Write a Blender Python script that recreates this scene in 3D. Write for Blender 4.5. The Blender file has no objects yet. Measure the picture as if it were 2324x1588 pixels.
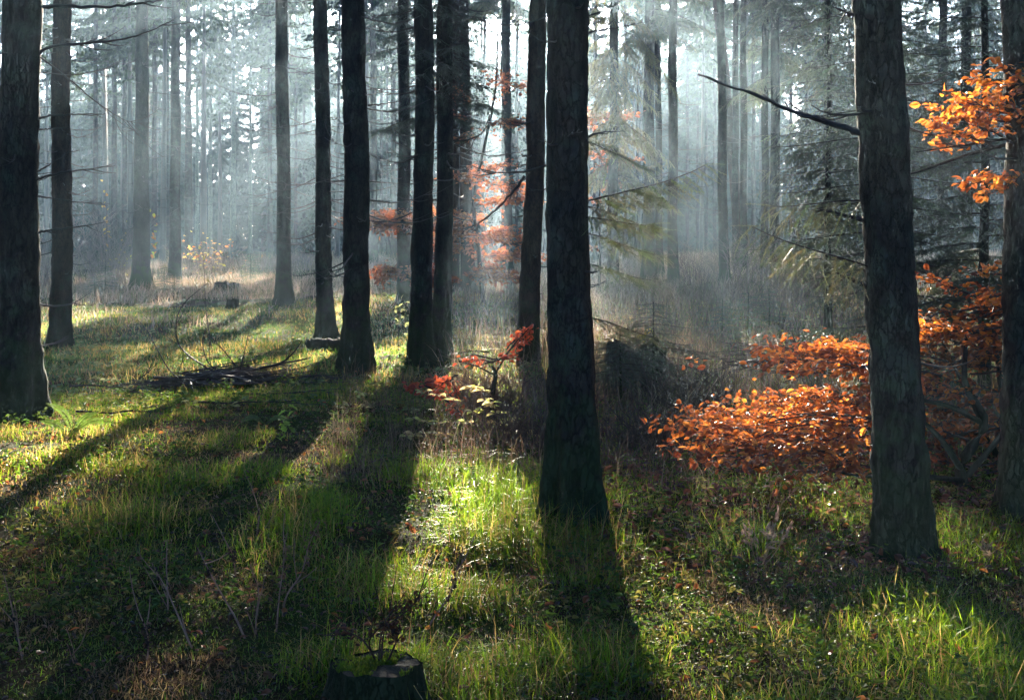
import bpy, math, random
import numpy as np
from mathutils import Vector
C = bpy.context.scene.collection
R = math.radians
# ------------------------------------------------------------------ camera, sky, sun, exposure
F = 3193.0; CX = 1162.0; HY = 520.0; EYE = 1.6          # the photograph measured at 2324 px wide
sc = bpy.context.scene
cam_d = bpy.data.cameras.new('camera'); cam = bpy.data.objects.new('camera', cam_d); C.objects.link(cam)
cam.location = (0, 0, EYE); cam.rotation_euler = (R(90), 0, 0)
cam_d.sensor_width = 36; cam_d.lens = 36*F/2324; cam_d.shift_y = -(1588/2-HY)/2324
cam_d.clip_start = .1; cam_d.clip_end = 2000
sc.camera = cam
SUN_PX = (1120, -130)
az = math.atan((SUN_PX[0]-CX)/F); el = math.atan((HY-SUN_PX[1])/F*math.cos(az))
SD = np.array([math.sin(az)*math.cos(el), math.cos(az)*math.cos(el), math.sin(el)])
w = bpy.data.worlds.new('World'); sc.world = w; w.use_nodes = True
nt = w.node_tree; nt.nodes.clear()
sky = nt.nodes.new('ShaderNodeTexSky'); sky.sky_type = 'NISHITA'; sky.sun_disc = False
sky.sun_elevation = el; sky.sun_rotation = az; sky.altitude = 100; sky.air_density = .6; sky.dust_density = 1.2; sky.ozone_density = 4.0
bg = nt.nodes.new('ShaderNodeBackground'); bg.inputs[1].default_value = .05
wo = nt.nodes.new('ShaderNodeOutputWorld')
nt.links.new(sky.outputs[0], bg.inputs[0]); nt.links.new(bg.outputs[0], wo.inputs[0])
sl = bpy.data.lights.new('sun', 'SUN'); so = bpy.data.objects.new('sun', sl); C.objects.link(so)
sl.energy = 5.0; sl.angle = R(.5); sl.color = (1, .87, .68)
so.rotation_euler = Vector(-SD).to_track_quat('-Z', 'Y').to_euler(); so.location = (0, 60, 60)
sc.view_settings.view_transform = 'Standard'; sc.view_settings.look = 'None'
sc.view_settings.exposure = 3.4; sc.view_settings.gamma = 1
cy = sc.cycles
cy.max_bounces = 6; cy.diffuse_bounces = 3; cy.glossy_bounces = 2; cy.transmission_bounces = 4; cy.volume_bounces = 1
cy.transparent_max_bounces = 4; cy.sample_clamp_indirect = 4; cy.use_denoising = True
HAZE_DENSITY = .0013
HAZE_TOP = 25.0

# ------------------------------------------------------------------ numbers and mesh helpers
RG = np.random.default_rng(7)
_T = np.random.default_rng(3).random((256, 256))
def vn(x, y, s=0):
    x = np.asarray(x, float)+s*17.3; y = np.asarray(y, float)+s*9.1
    xi = np.floor(x).astype(int); yi = np.floor(y).astype(int)
    fx = x-xi; fy = y-yi; fx = fx*fx*(3-2*fx); fy = fy*fy*(3-2*fy)
    a = _T[xi % 256, yi % 256]; b = _T[(xi+1) % 256, yi % 256]; c = _T[xi % 256, (yi+1) % 256]; d = _T[(xi+1) % 256, (yi+1) % 256]
    return (a*(1-fx)+b*fx)*(1-fy)+(c*(1-fx)+d*fx)*fy
def H(x, y):
    x = np.asarray(x, float); y = np.asarray(y, float)
    far = np.clip((y-3)/20, 0, 1)
    h = (.16+.2*far)*(vn(x*.16, y*.13, 1)-.5)+.12*(vn(x*.75, y*.6, 2)-.5)+.05*(vn(x*2.4, y*2.4, 3)-.5)+.022*(vn(x*7, y*7, 4)-.5)
    h = h*np.clip(.35+.65*(y-4)/6, .35, 1)
    # hummock around the foreground stump, low bank right of the middle distance
    h = h-.01*np.exp(-((x+.45)**2/.35+(y-4.7)**2/.3))
    h = h+.55*np.clip((x-1.5)/6, 0, 1)*np.clip((y-14)/12, 0, 1)*np.clip((75-y)/30, 0, 1)
    return h
def at(px, py):
    d = EYE*F/(py-HY)
    for _ in range(6):
        X = (px-CX)/F*d; d = .5*d+.5*(EYE-float(H(X, d)))*F/(py-HY)
    return (px-CX)/F*d, d
def at3(px, py, d):
    return np.array([(px-CX)/F*d, d, EYE-(py-HY)/F*d])

class MB:
    def __init__(s): s.v = []; s.f = []; s.c = []; s.n = 0
    def add(s, v, f, col):
        v = np.asarray(v, float).reshape(-1, 3); f = np.asarray(f, np.int64)
        s.v.append(v); s.f.append(f+s.n); s.n += len(v)
        col = np.asarray(col, float)
        if col.ndim == 1: col = np.broadcast_to(col, (len(v), 3))
        s.c.append(col)
    def build(s, name, mat, parent=None, smooth=False, loc=None):
        me = bpy.data.meshes.new(name)
        if s.n:
            v = np.concatenate(s.v)
            if loc is not None: v = v-np.asarray(loc, float)
            me.vertices.add(len(v)); me.vertices.foreach_set('co', v.astype(np.float32).ravel())
            idx = np.concatenate([f.ravel() for f in s.f]); cnt = np.concatenate([np.full(len(f), f.shape[1], np.int32) for f in s.f])
            st = np.zeros(len(cnt), np.int32); st[1:] = np.cumsum(cnt)[:-1]
            me.loops.add(len(idx)); me.loops.foreach_set('vertex_index', idx.astype(np.int32))
            me.polygons.add(len(cnt)); me.polygons.foreach_set('loop_start', st); me.polygons.foreach_set('loop_total', cnt)
            if smooth: me.polygons.foreach_set('use_smooth', np.ones(len(cnt), bool))
            me.update(calc_edges=True)
            a = me.attributes.new('tint', 'FLOAT_COLOR', 'POINT')
            cc = np.ones((len(v), 4), np.float32); cc[:, :3] = np.concatenate(s.c)
            a.data.foreach_set('color', cc.ravel())
            me.validate()
        me.materials.append(mat)
        o = bpy.data.objects.new(name, me); C.objects.link(o)
        if parent is not None: o.parent = parent
        return o

def thing(name, label, cat, loc=(0, 0, 0), group=None):
    o = bpy.data.objects.new(name, None); C.objects.link(o); o.location = loc; o.empty_display_size = .2
    o['label'] = label; o['category'] = cat
    if group: o['group'] = group
    return o
def tag(o, label, cat, group=None):
    o['label'] = label; o['category'] = cat
    if group: o['group'] = group
    return o
def stuff(o, label, cat):
    o['kind'] = 'stuff'; o['label'] = label; o['category'] = cat; return o

def tube(mb, pts, rad, sides=5, col=(.1, .08, .06)):
    P = np.asarray(pts, float); r = np.broadcast_to(np.asarray(rad, float), (len(P),))
    T = np.gradient(P, axis=0); T /= np.linalg.norm(T, axis=1)[:, None]+1e-9
    ref = np.where(np.abs(T[:, 2:3]) > .9, [[1., 0, 0]], [[0, 0, 1.]])
    A = np.cross(T, ref); A /= np.linalg.norm(A, axis=1)[:, None]+1e-9; B = np.cross(T, A)
    th = np.arange(sides)/sides*2*math.pi
    V = P[:, None]+r[:, None, None]*(np.cos(th)[None, :, None]*A[:, None]+np.sin(th)[None, :, None]*B[:, None])
    k = len(P); i = np.arange(k-1)[:, None]; j = np.arange(sides)[None]
    q = np.stack([i*sides+j, i*sides+(j+1) % sides, (i+1)*sides+(j+1) % sides, (i+1)*sides+j], -1).reshape(-1, 4)
    mb.add(V.reshape(-1, 3), q, col)
def norm(a): return a/(np.linalg.norm(a, axis=-1, keepdims=True)+1e-9)

def place(mb, pv, pf, pos, xd, sc_, col, up=None, rng=RG):
    """copy a little proto (pv, pf) to every pos, local x along xd"""
    if CARVE[0] is not None and len(pos):
        k = ~gapfg(pos+CARVE[0]); pos = pos[k]; xd = xd[k]
        if np.ndim(sc_): sc_ = sc_[k]
        col = np.asarray(col, float)
        if col.ndim == 2: col = col[k]
        if up is not None: up = up[k]
    n = len(pos)
    if n == 0: return
    X = norm(xd)
    if up is None: up = norm(rng.normal(size=(n, 3)))
    Y = norm(np.cross(up, X)); Z = np.cross(X, Y)
    s = np.broadcast_to(np.asarray(sc_, float).reshape(-1, 1) if np.ndim(sc_) else np.full((n, 1), sc_), (n, 1))
    V = pos[:, None]+s[:, None]*(pv[None, :, 0:1]*X[:, None]+pv[None, :, 1:2]*Y[:, None]+pv[None, :, 2:3]*Z[:, None])
    Fc = (pf[None]+(np.arange(n)*len(pv))[:, None, None]).reshape(-1, pf.shape[1])
    col = np.asarray(col, float)
    if col.ndim == 1: col = np.broadcast_to(col, (n, 3))
    mb.add(V.reshape(-1, 3), Fc, np.repeat(col, len(pv), axis=0))

# protos: needle twig in two grades, oval leaf, narrow leaf, lobed leaf
def twig_proto(n, nl, nw, seed):
    r = np.random.default_rng(seed); V = []; Fa = []
    for i in range(n):
        t = (i+.5)/n; a = r.uniform(0, 2*math.pi); c = np.array([t, .04*math.sin(t*3), -.05*t*t])
        fw = .75+.25*t; d = norm(np.array([fw*.9, math.cos(a), math.sin(a)*.75])); L = nl*(1-.4*t)*r.uniform(.8, 1.2)
        s = norm(np.cross(d, norm(r.normal(size=3))))*nw/2
        b = len(V); V += [c-s, c+s, c+d*L]; Fa.append([b, b+1, b+2])
    b = len(V); V += [[0, 0, .006], [0, .005, -.004], [1, .02, -.05], [0, -.005, -.004]]; Fa += [[b, b+1, b+2], [b, b+2, b+3]]
    return np.array(V, float), np.array(Fa)
TW0 = [twig_proto(60, .10, .023, k) for k in range(4)]
TW1 = [twig_proto(24, .14, .06, 10+k) for k in range(4)]
TW2 = [twig_proto(8, .26, .13, 20+k) for k in range(4)]
def leaf_proto(kind='oval'):
    if kind == 'oval': prof = [(0, 0), (.22, .22), (.5, .31), (.78, .2), (1, 0)]
    elif kind == 'narrow': prof = [(0, 0), (.25, .13), (.5, .15), (.8, .08), (1, 0)]
    else: prof = [(0, 0), (.15, .3), (.3, .2), (.45, .42), (.6, .24), (.75, .28), (1, 0)]
    V = []; mid = [(x, 0, .05*math.sin(x*3.1)) for x, _ in prof]
    V += mid; k = len(prof)
    for x, y in prof[1:-1]: V.append((x, y, .05*math.sin(x*3.1)+y*.28))
    for x, y in prof[1:-1]: V.append((x, -y, .05*math.sin(x*3.1)+y*.28))
    Fa = []
    for s in (0, 1):
        o = k+s*(k-2)
        for i in range(k-1):
            if i == 0: Fa.append([0, 1, o] if s else [0, o, 1])
            elif i == k-2: Fa.append([i, i+1, o+i-1])
            else: Fa += [[i, i+1, o+i], [i, o+i, o+i-1]]
    return np.array(V, float), np.array(Fa)
OVAL = leaf_proto(); NARROW = leaf_proto('narrow'); LOBED = leaf_proto('lobed')

# ------------------------------------------------------------------ where the sun comes through the canopy
COT = 1/math.tan(el)
LIT = [  # cx, cy, rx, ry on the ground (photo at 2324 px wide), tilt
    (90, 1035, 230, 42, 0), (330, 1105, 120, 30, 0), (640, 1080, 190, 38, -.35), (1010, 1200, 150, 85, -.5), (900, 1340, 150, 90, -.6), (760, 1480, 170, 130, -.6), (880, 1560, 200, 60, 0), (450, 1500, 220, 90, 0),
    (2000, 1520, 190, 110, 0), (1640, 1460, 210, 70, .1), (440, 632, 210, 12, 0), (230, 705, 150, 14, 0),
    (540, 722, 100, 12, 0), (420, 800, 180, 9, 0), (600, 890, 230, 22, -.25), (480, 965, 200, 16, .1), (250, 1440, 150, 36, .2), (130, 1540, 160, 90, 0), (600, 1400, 130, 60, -.3), (230, 1190, 120, 18, 0), (330, 1320, 100, 30, -.2), (90, 1400, 110, 60, 0), (1500, 1560, 260, 60, 0), (2240, 1500, 90, 60, 0)]
LITG = []  # world ellipses (x, y, rx, ry) on the z=0 plane
def lit3(px, py, d, rx, ry):
    q = at3(px, py, d); LITG.append((q[0]-q[2]*COT*math.tan(az), q[1]-q[2]*COT, rx, ry))
lit3(1740, 1000, 8.0, .55, .7); lit3(1880, 900, 8.3, .4, .45); lit3(1900, 830, 8.4, .35, .5); lit3(2220, 240, 8.0, .5, 1.0); lit3(2230, 440, 8.0, .4, .8); lit3(2230, 700, 8.2, .5, 1.0)
LITG.append((2.75, 15, 1.0, 4)); lit3(1440, 400, 9.5, .6, 2.0); lit3(1040, 940, 10.2, .32, .7); lit3(1090, 790, 10.4, .2, .5)
lit3(1110, 500, 27, 2.2, 6); lit3(1850, 120, 20, .5, 1.2); lit3(1860, 600, 10, .3, .6)
lit3(400, 250, 42, .7, 9); lit3(230, 300, 40, .5, 9); lit3(560, 260, 45, .5, 7); lit3(1700, 230, 40, .7, 10); lit3(1540, 180, 45, .8, 8); lit3(1790, 250, 36, .5, 8)
lit3(640, 1330, 5.5, .16, .5); lit3(710, 1220, 5.6, .15, .35); lit3(1755, 1190, 6.5, .16, .35)
def gap(Q):
    g = Q[:, :2]-SD[:2]/SD[2]*Q[:, 2:3]
    gx, gy = g[:, 0], g[:, 1]
    jx = (vn(gx*2.1, gy*1.3, 5)-.5)*2; jy = (vn(gx*2.1, gy*1.3, 6)-.5)*2
    out = np.zeros(len(Q), bool)
    ty = gy+.1*COT
    for _ in range(2): ty = gy+(H(gx, ty)+.1)*COT
    ok = ty > 3.8; gg = np.where(ok, ty, 10)
    ix = CX+gx/gg*F; iy = HY+EYE*F/gg
    for (cx, cyy, rx, ry, a) in LIT:
        u = (ix-cx)*math.cos(a)+(iy-cyy)*math.sin(a); v = -(ix-cx)*math.sin(a)+(iy-cyy)*math.cos(a)
        out |= ok & ((u/rx+jx*.5)**2+(v/ry+jy*.5)**2 < 1.3)
    out &= (vn(gx*3.1, ty*1.1, 7) > .2)
    for (cx, cyy, rx, ry) in LITG:
        out |= ((gx-cx)/rx+jx*.25)**2+((gy-cyy)/ry+jy*.25)**2 < 1
    dark = np.zeros(len(Q), bool)
    for (cx, cyy, rx, ry) in ((1265, 1020, 110, 240), (1750, 1250, 330, 120), (2150, 1250, 250, 130)): dark |= ok & (((ix-cx)/rx)**2+((iy-cyy)/ry)**2 < 1)
    n = vn(gx*1.15, gy*.15, 8)*.65+vn(gx*2.3, gy*.5, 9)*.35
    thr = np.interp(gy, [-30, 3, 10, 18, 40], [.99, .99, .86, .82, .84])+np.clip(gx/10, -.03, .12)
    out |= (n > thr) & ~dark
    return out

def gapfg(Q):
    g = Q[:, :2]-SD[:2]/SD[2]*Q[:, 2:3]; gx, gy = g[:, 0], g[:, 1]; ty = gy+.1*COT
    for _ in range(2): ty = gy+(H(gx, ty)+.1)*COT
    ok = (ty > 3.8) & (ty < 10); gg = np.where(ok, ty, 10)
    ix = CX+gx/gg*F; iy = HY+EYE*F/gg; out = np.zeros(len(Q), bool)
    for (cx, cyy, rx, ry, a) in LIT:
        u = (ix-cx)*math.cos(a)+(iy-cyy)*math.sin(a); v = -(ix-cx)*math.sin(a)+(iy-cyy)*math.cos(a)
        out |= ok & ((u/rx)**2+(v/ry)**2 < 1.25)
    out &= Q[:, 1] > 7.4
    for k in (0, 1, 2, 3, 4, 5, 7, 8, 9):
        cx, cyy, rx, ry = LITG[k]; out |= (((gx-cx)/(rx*1.3))**2+((gy-cyy)/(ry*1.3))**2 < 1) & (Q[:, 1] > 12.5)
    return out
CARVE = [None]
# ------------------------------------------------------------------ materials
def mat(name):
    m = bpy.data.materials.new(name); m.use_nodes = True; n = m.node_tree; n.nodes.clear(); return m, n, n.nodes.new, n.links.new
def leaf_mat(name, trans=.5, gloss=.06, rough=.35, sat=1.0, tr_gain=1.3):
    m, n, N, L = mat(name)
    a = N('ShaderNodeAttribute'); a.attribute_name = 'tint'
    tc = N('ShaderNodeTexCoord'); no = N('ShaderNodeTexNoise'); no.inputs['Scale'].default_value = 9; L(tc.outputs['Object'], no.inputs['Vector'])
    mr = N('ShaderNodeMapRange'); mr.inputs[3].default_value = .6; mr.inputs[4].default_value = 1.35; L(no.outputs[0], mr.inputs[0])
    mx = N('ShaderNodeVectorMath'); mx.operation = 'SCALE'; L(a.outputs['Color'], mx.inputs[0]); L(mr.outputs[0], mx.inputs['Scale'])
    d = N('ShaderNodeBsdfDiffuse'); L(mx.outputs[0], d.inputs[0])
    g = N('ShaderNodeVectorMath'); g.operation = 'SCALE'; L(mx.outputs[0], g.inputs[0]); g.inputs['Scale'].default_value = tr_gain
    t = N('ShaderNodeBsdfTranslucent'); L(g.outputs[0], t.inputs[0])
    ms = N('ShaderNodeMixShader'); ms.inputs[0].default_value = trans; L(d.outputs[0], ms.inputs[1]); L(t.outputs[0], ms.inputs[2])
    gl = N('ShaderNodeBsdfGlossy'); gl.inputs['Roughness'].default_value = rough; gl.inputs[0].default_value = (.9, .9, .9, 1)
    m2 = N('ShaderNodeMixShader'); m2.inputs[0].default_value = gloss; L(ms.outputs[0], m2.inputs[1]); L(gl.outputs[0], m2.inputs[2])
    o = N('ShaderNodeOutputMaterial'); L(m2.outputs[0], o.inputs[0]); return m
M_GRASS = leaf_mat('grass_blades', .68, .05, .36, tr_gain=2.8)
M_DRY = leaf_mat('dry_grass', .45, .05, .4, tr_gain=1.3)
M_NEEDLE = leaf_mat('spruce_needles', .4, .10, .35, tr_gain=1.6)
M_FARNEEDLE = leaf_mat('canopy_needles', .35, .05, .4, tr_gain=1.5)
M_BEECH = leaf_mat('beech_leaves', .66, .08, .33, tr_gain=1.35)
M_HERB = leaf_mat('herb_leaves', .55, .05, .42, tr_gain=1.9)
def bark_mat(name, base, alt, crack, moss=0., scale=1., bump=.6, lichen=.5):
    m, n, N, L = mat(name)
    tc = N('ShaderNodeTexCoord'); mp = N('ShaderNodeMapping'); mp.inputs['Scale'].default_value = (1, 1, .38); L(tc.outputs['Object'], mp.inputs[0])
    n1 = N('ShaderNodeTexNoise'); n1.inputs['Scale'].default_value = 11*scale; n1.inputs['Detail'].default_value = 8; n1.inputs['Roughness'].default_value = .7; L(mp.outputs[0], n1.inputs[0])
    n2 = N('ShaderNodeTexNoise'); n2.inputs['Scale'].default_value = 5.5; n2.inputs['Detail'].default_value = 5; L(tc.outputs['Object'], n2.inputs[0])
    vo = N('ShaderNodeTexVoronoi'); vo.feature = 'DISTANCE_TO_EDGE'; vo.inputs['Scale'].default_value = 26*scale
    wv = N('ShaderNodeVectorMath'); wv.operation = 'ADD'; sc2 = N('ShaderNodeVectorMath'); sc2.operation = 'SCALE'; sc2.inputs['Scale'].default_value = .12
    L(n1.outputs['Color'], sc2.inputs[0]); L(mp.outputs[0], wv.inputs[0]); L(sc2.outputs[0], wv.inputs[1]); L(wv.outputs[0], vo.inputs['Vector'])
    r = N('ShaderNodeValToRGB'); r.color_ramp.elements[0].position = .32; r.color_ramp.elements[0].color = (*crack, 1); r.color_ramp.elements[1].position = .66; r.color_ramp.elements[1].color = (*base, 1); L(n1.outputs[0], r.inputs[0])
    mA = N('ShaderNodeMixRGB'); mA.inputs[2].default_value = (*alt, 1); L(r.outputs[0], mA.inputs[1])
    mr = N('ShaderNodeMapRange'); mr.inputs[1].default_value = .48; mr.inputs[2].default_value = .68; mr.inputs[4].default_value = lichen; L(n2.outputs[0], mr.inputs[0]); L(mr.outputs[0], mA.inputs[0])
    mc = N('ShaderNodeMapRange'); mc.inputs[1].default_value = .0; mc.inputs[2].default_value = .09; mc.inputs[3].default_value = .35; mc.inputs[4].default_value = 1; L(vo.outputs[0], mc.inputs[0])
    mm = N('ShaderNodeVectorMath'); mm.operation = 'SCALE'; L(mA.outputs[0], mm.inputs[0]); L(mc.outputs[0], mm.inputs['Scale'])
    col = mm.outputs[0]
    if moss > 0:
        sp = N('ShaderNodeSeparateXYZ'); L(tc.outputs['Object'], sp.inputs[0])
        m3 = N('ShaderNodeMapRange'); m3.inputs[1].default_value = 1.1; m3.inputs[2].default_value = 0.; m3.inputs[3].default_value = 0; m3.inputs[4].default_value = .55; L(sp.outputs[2], m3.inputs[0])
        ad = N('ShaderNodeMath'); ad.operation = 'ADD'; L(m3.outputs[0], ad.inputs[0]); L(n2.outputs[0], ad.inputs[1])
        m4 = N('ShaderNodeMapRange'); m4.inputs[1].default_value = .66; m4.inputs[2].default_value = .86; m4.inputs[4].default_value = moss; L(ad.outputs[0], m4.inputs[0])
        mg = N('ShaderNodeMixRGB'); mg.inputs[2].default_value = (.035, .07, .012, 1); L(m4.outputs[0], mg.inputs[0]); L(col, mg.inputs[1]); col = mg.outputs[0]
    p = N('ShaderNodeBsdfPrincipled'); p.inputs['Roughness'].default_value = .8; p.inputs['Specular IOR Level'].default_value = .3; L(col, p.inputs['Base Color'])
    ms = N('ShaderNodeMath'); ms.operation = 'MULTIPLY'; L(mc.outputs[0], ms.inputs[0]); L(n1.outputs[0], ms.inputs[1])
    b = N('ShaderNodeBump'); b.inputs['Strength'].default_value = bump; b.inputs['Distance'].default_value = .02; L(ms.outputs[0], b.inputs['Height']); L(b.outputs[0], p.inputs['Normal'])
    o = N('ShaderNodeOutputMaterial'); L(p.outputs[0], o.inputs[0]); return m
M_BARK = bark_mat('spruce_bark', (.062, .052, .040), (.075, .10, .072), (.014, .011, .009), moss=.6, lichen=.75, bump=1.)
M_BARKRED = bark_mat('reddish_spruce_bark', (.085, .052, .036), (.06, .06, .048), (.025, .016, .012), moss=.4)
M_BARKMOSS = bark_mat('mossy_spruce_bark', (.06, .06, .05), (.055, .075, .045), (.02, .02, .013), moss=1.)
M_BARKLIT = bark_mat('sunlit_mint_bark', (.22, .30, .24), (.16, .24, .18), (.09, .11, .09))  # pale green of the sunlit far trunks painted into the bark colour
M_BEECHBARK = bark_mat('beech_bark', (.06, .055, .05), (.05, .06, .045), (.03, .028, .025), moss=.3, scale=.5, bump=.25)
M_DEAD = bark_mat('rotten_wood', (.085, .062, .045), (.05, .055, .03), (.018, .013, .01), moss=.45, scale=1.3, bump=.9)
def twig_mat():
    m, n, N, L = mat('twig_bark')
    a = N('ShaderNodeAttribute'); a.attribute_name = 'tint'
    tc = N('ShaderNodeTexCoord'); no = N('ShaderNodeTexNoise'); no.inputs['Scale'].default_value = 30; L(tc.outputs['Object'], no.inputs['Vector'])
    mr = N('ShaderNodeMapRange'); mr.inputs[3].default_value = .5; mr.inputs[4].default_value = 1.5; L(no.outputs[0], mr.inputs[0])
    mx = N('ShaderNodeVectorMath'); mx.operation = 'SCALE'; L(a.outputs['Color'], mx.inputs[0]); L(mr.outputs[0], mx.inputs['Scale'])
    p = N('ShaderNodeBsdfPrincipled'); p.inputs['Roughness'].default_value = .6; L(mx.outputs[0], p.inputs['Base Color'])
    o = N('ShaderNodeOutputMaterial'); L(p.outputs[0], o.inputs[0]); return m
M_TWIG = twig_mat()
def ground_mat():
    m, n, N, L = mat('forest_floor')
    tc = N('ShaderNodeTexCoord')
    def noise(s, d=6, r=.6):
        x = N('ShaderNodeTexNoise'); x.inputs['Scale'].default_value = s; x.inputs['Detail'].default_value = d; x.inputs['Roughness'].default_value = r; L(tc.outputs['Object'], x.inputs[0]); return x
    a = noise(.55); b = noise(3.5, 8, .7); c = noise(28, 6, .75)
    def ramp(src, p0, c0, p1, c1):
        r = N('ShaderNodeValToRGB'); r.color_ramp.elements[0].position = p0; r.color_ramp.elements[0].color = (*c0, 1); r.color_ramp.elements[1].position = p1; r.color_ramp.elements[1].color = (*c1, 1); L(src, r.inputs[0]); return r
    moss = ramp(c.outputs[0], .3, (.018, .035, .006), .7, (.07, .12, .018))
    lit = ramp(c.outputs[0], .3, (.02, .013, .008), .7, (.10, .065, .035))
    ad = N('ShaderNodeMath'); ad.operation = 'ADD'; L(a.outputs[0], ad.inputs[0]); L(b.outputs[0], ad.inputs[1])
    mr = N('ShaderNodeMapRange'); mr.inputs[1].default_value = .9; mr.inputs[2].default_value = 1.12; L(ad.outputs[0], mr.inputs[0])
    mx = N('ShaderNodeMixRGB'); L(mr.outputs[0], mx.inputs[0]); L(moss.outputs[0], mx.inputs[1]); L(lit.outputs[0], mx.inputs[2])
    p = N('ShaderNodeBsdfPrincipled'); p.inputs['Roughness'].default_value = 1; p.inputs['Specular IOR Level'].default_value = .1; L(mx.outputs[0], p.inputs['Base Color'])
    b1 = N('ShaderNodeBump'); b1.inputs['Strength'].default_value = 1; b1.inputs['Distance'].default_value = .03; L(c.outputs[0], b1.inputs['Height']); L(b1.outputs[0], p.inputs['Normal'])
    o = N('ShaderNodeOutputMaterial'); L(p.outputs[0], o.inputs[0]); return m
M_GROUND = ground_mat()

# ------------------------------------------------------------------ ground sheet
def build_ground():
    ys = np.concatenate([np.linspace(-20, 3.5, 24), 3.5*np.exp(np.linspace(0, math.log(245/3.5), 420))[1:]])
    us = np.concatenate([np.linspace(-1, -.43, 12)[:-1], np.linspace(-.43, .43, 330), np.linspace(.43, 1, 12)[1:]])
    half = np.maximum(np.abs(ys), 4)
    X = us[None]*np.where(np.abs(us[None]) <= .43, half[:, None], half[:, None]+(np.abs(us[None])-.43)/.57*(150-half[:, None]))
    Y = np.broadcast_to(ys[:, None], X.shape); Z = H(X, Y)
    k, l = X.shape; i = np.arange(k-1)[:, None]; j = np.arange(l-1)[None]
    q = np.stack([i*l+j, i*l+j+1, (i+1)*l+j+1, (i+1)*l+j], -1).reshape(-1, 4)
    mb = MB(); mb.add(np.stack([X, Y, Z], -1).reshape(-1, 3), q, (1, 1, 1))
    o = mb.build('ground', M_GROUND, smooth=True); o['kind'] = 'structure'
build_ground()

# ------------------------------------------------------------------ spruce trunks and dead branches
def trunk_mb(rb, Ht, lean, seed, sides, rings, flare=.5, bumpy=1.0, rtop=.03, bend=0.):
    z = np.concatenate([[-.35], Ht*np.linspace(0, 1, rings)**1.6])
    th = np.arange(sides)/sides*2*math.pi
    zz = np.maximum(z, 0)
    r = rtop+(rb-rtop)*(1-zz/Ht)**.85+rb*.14*np.exp(-zz/.7)
    rng = np.random.default_rng(seed); k = rng.integers(3, 6); ph = rng.uniform(0, 6, 3)
    root = np.clip(.45+.55*np.sin(k*th+ph[0])+.3*np.sin((k+2)*th+ph[1]), 0, 1.3)
    rr = r[:, None]+rb*flare*np.exp(-zz/.27)[:, None]*root[None]+rb*.12*np.exp(-zz/.5)[:, None]*np.sin(k*th+ph[0])[None]
    nz = vn(th[None]*rb*14+seed*3, z[:, None]*9, seed % 50)*.6+vn(np.cos(th)[None]*2.5+seed, z[:, None]*1.3, 3)*.7+vn(th[None]*rb*40, z[:, None]*28, 7)*.35
    rr = rr*(1+.06*bumpy*(nz-.8)*2)
    nz2 = bend*np.sin(z/2.4+ph[2])+.012*np.sin(z*1.7+ph[1])
    X = rr*np.cos(th)[None]+(lean[0]*z+nz2)[:, None]; Y = rr*np.sin(th)[None]+(lean[1]*z)[:, None]
    Z = np.broadcast_to(z[:, None], X.shape)
    n = len(z); i = np.arange(n-1)[:, None]; j = np.arange(sides)[None]
    q = np.stack([i*sides+j, i*sides+(j+1) % sides, (i+1)*sides+(j+1) % sides, (i+1)*sides+j], -1).reshape(-1, 4)
    mb = MB(); mb.add(np.stack([X, Y, Z], -1).reshape(-1, 3), q, (1, 1, 1)); return mb
def centre(z, lean): return np.array([lean[0]*z, lean[1]*z, z])
def stick(mb, p, d, L, r, rng, sides=4, droop=.0, up=0., kids=2, col=(.05, .04, .035)):
    n = 7; t = np.linspace(0, 1, n); d = norm(np.asarray(d, float))
    side = norm(np.cross(d, [0, 0, 1.])) if abs(d[2]) < .95 else np.array([1., 0, 0])
    w1 = rng.uniform(-.1, .1); P = p+L*(d[None]*t[:, None]+side[None]*(w1*np.sin(t*3))[:, None])
    P[:, 2] += L*(-droop*np.sin(t*math.pi*.6)+up*t**2)+rng.normal(0, .006, n)*L
    tube(mb, P, r*(1-.8*t)+.0012, sides, col)
    for _ in range(kids):
        k = rng.integers(2, n-1); dd = norm(d+side*rng.choice([-1, 1])*rng.uniform(.5, 1)+np.array([0, 0, rng.uniform(-.4, .3)]))
        stick(mb, P[k], dd, L*rng.uniform(.15, .45), r*.45, rng, 3, droop*.5, up, max(0, kids-2), col)
def dead_twigs(par, rb, Ht, lean, z0, z1, n, Lr, rng, thick=.006, kids=2):
    for _ in range(n):
        z = rng.uniform(z0, z1); a = rng.uniform(0, 2*math.pi); d = np.array([math.cos(a), math.sin(a), rng.uniform(-.3, .12)])
        rr = rb*(1-z/Ht)*.8
        L = rng.uniform(*Lr)*(1 if rng.random() < .7 else .4)
        mb = MB(); stick(mb, centre(z, lean)+d*rr, d, L, thick*1.3*rng.uniform(.6, 1.3), rng, 3 if thick < .01 else 5, .15, .25, kids); mb.build('dead_branch', M_TWIG, par)

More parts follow.
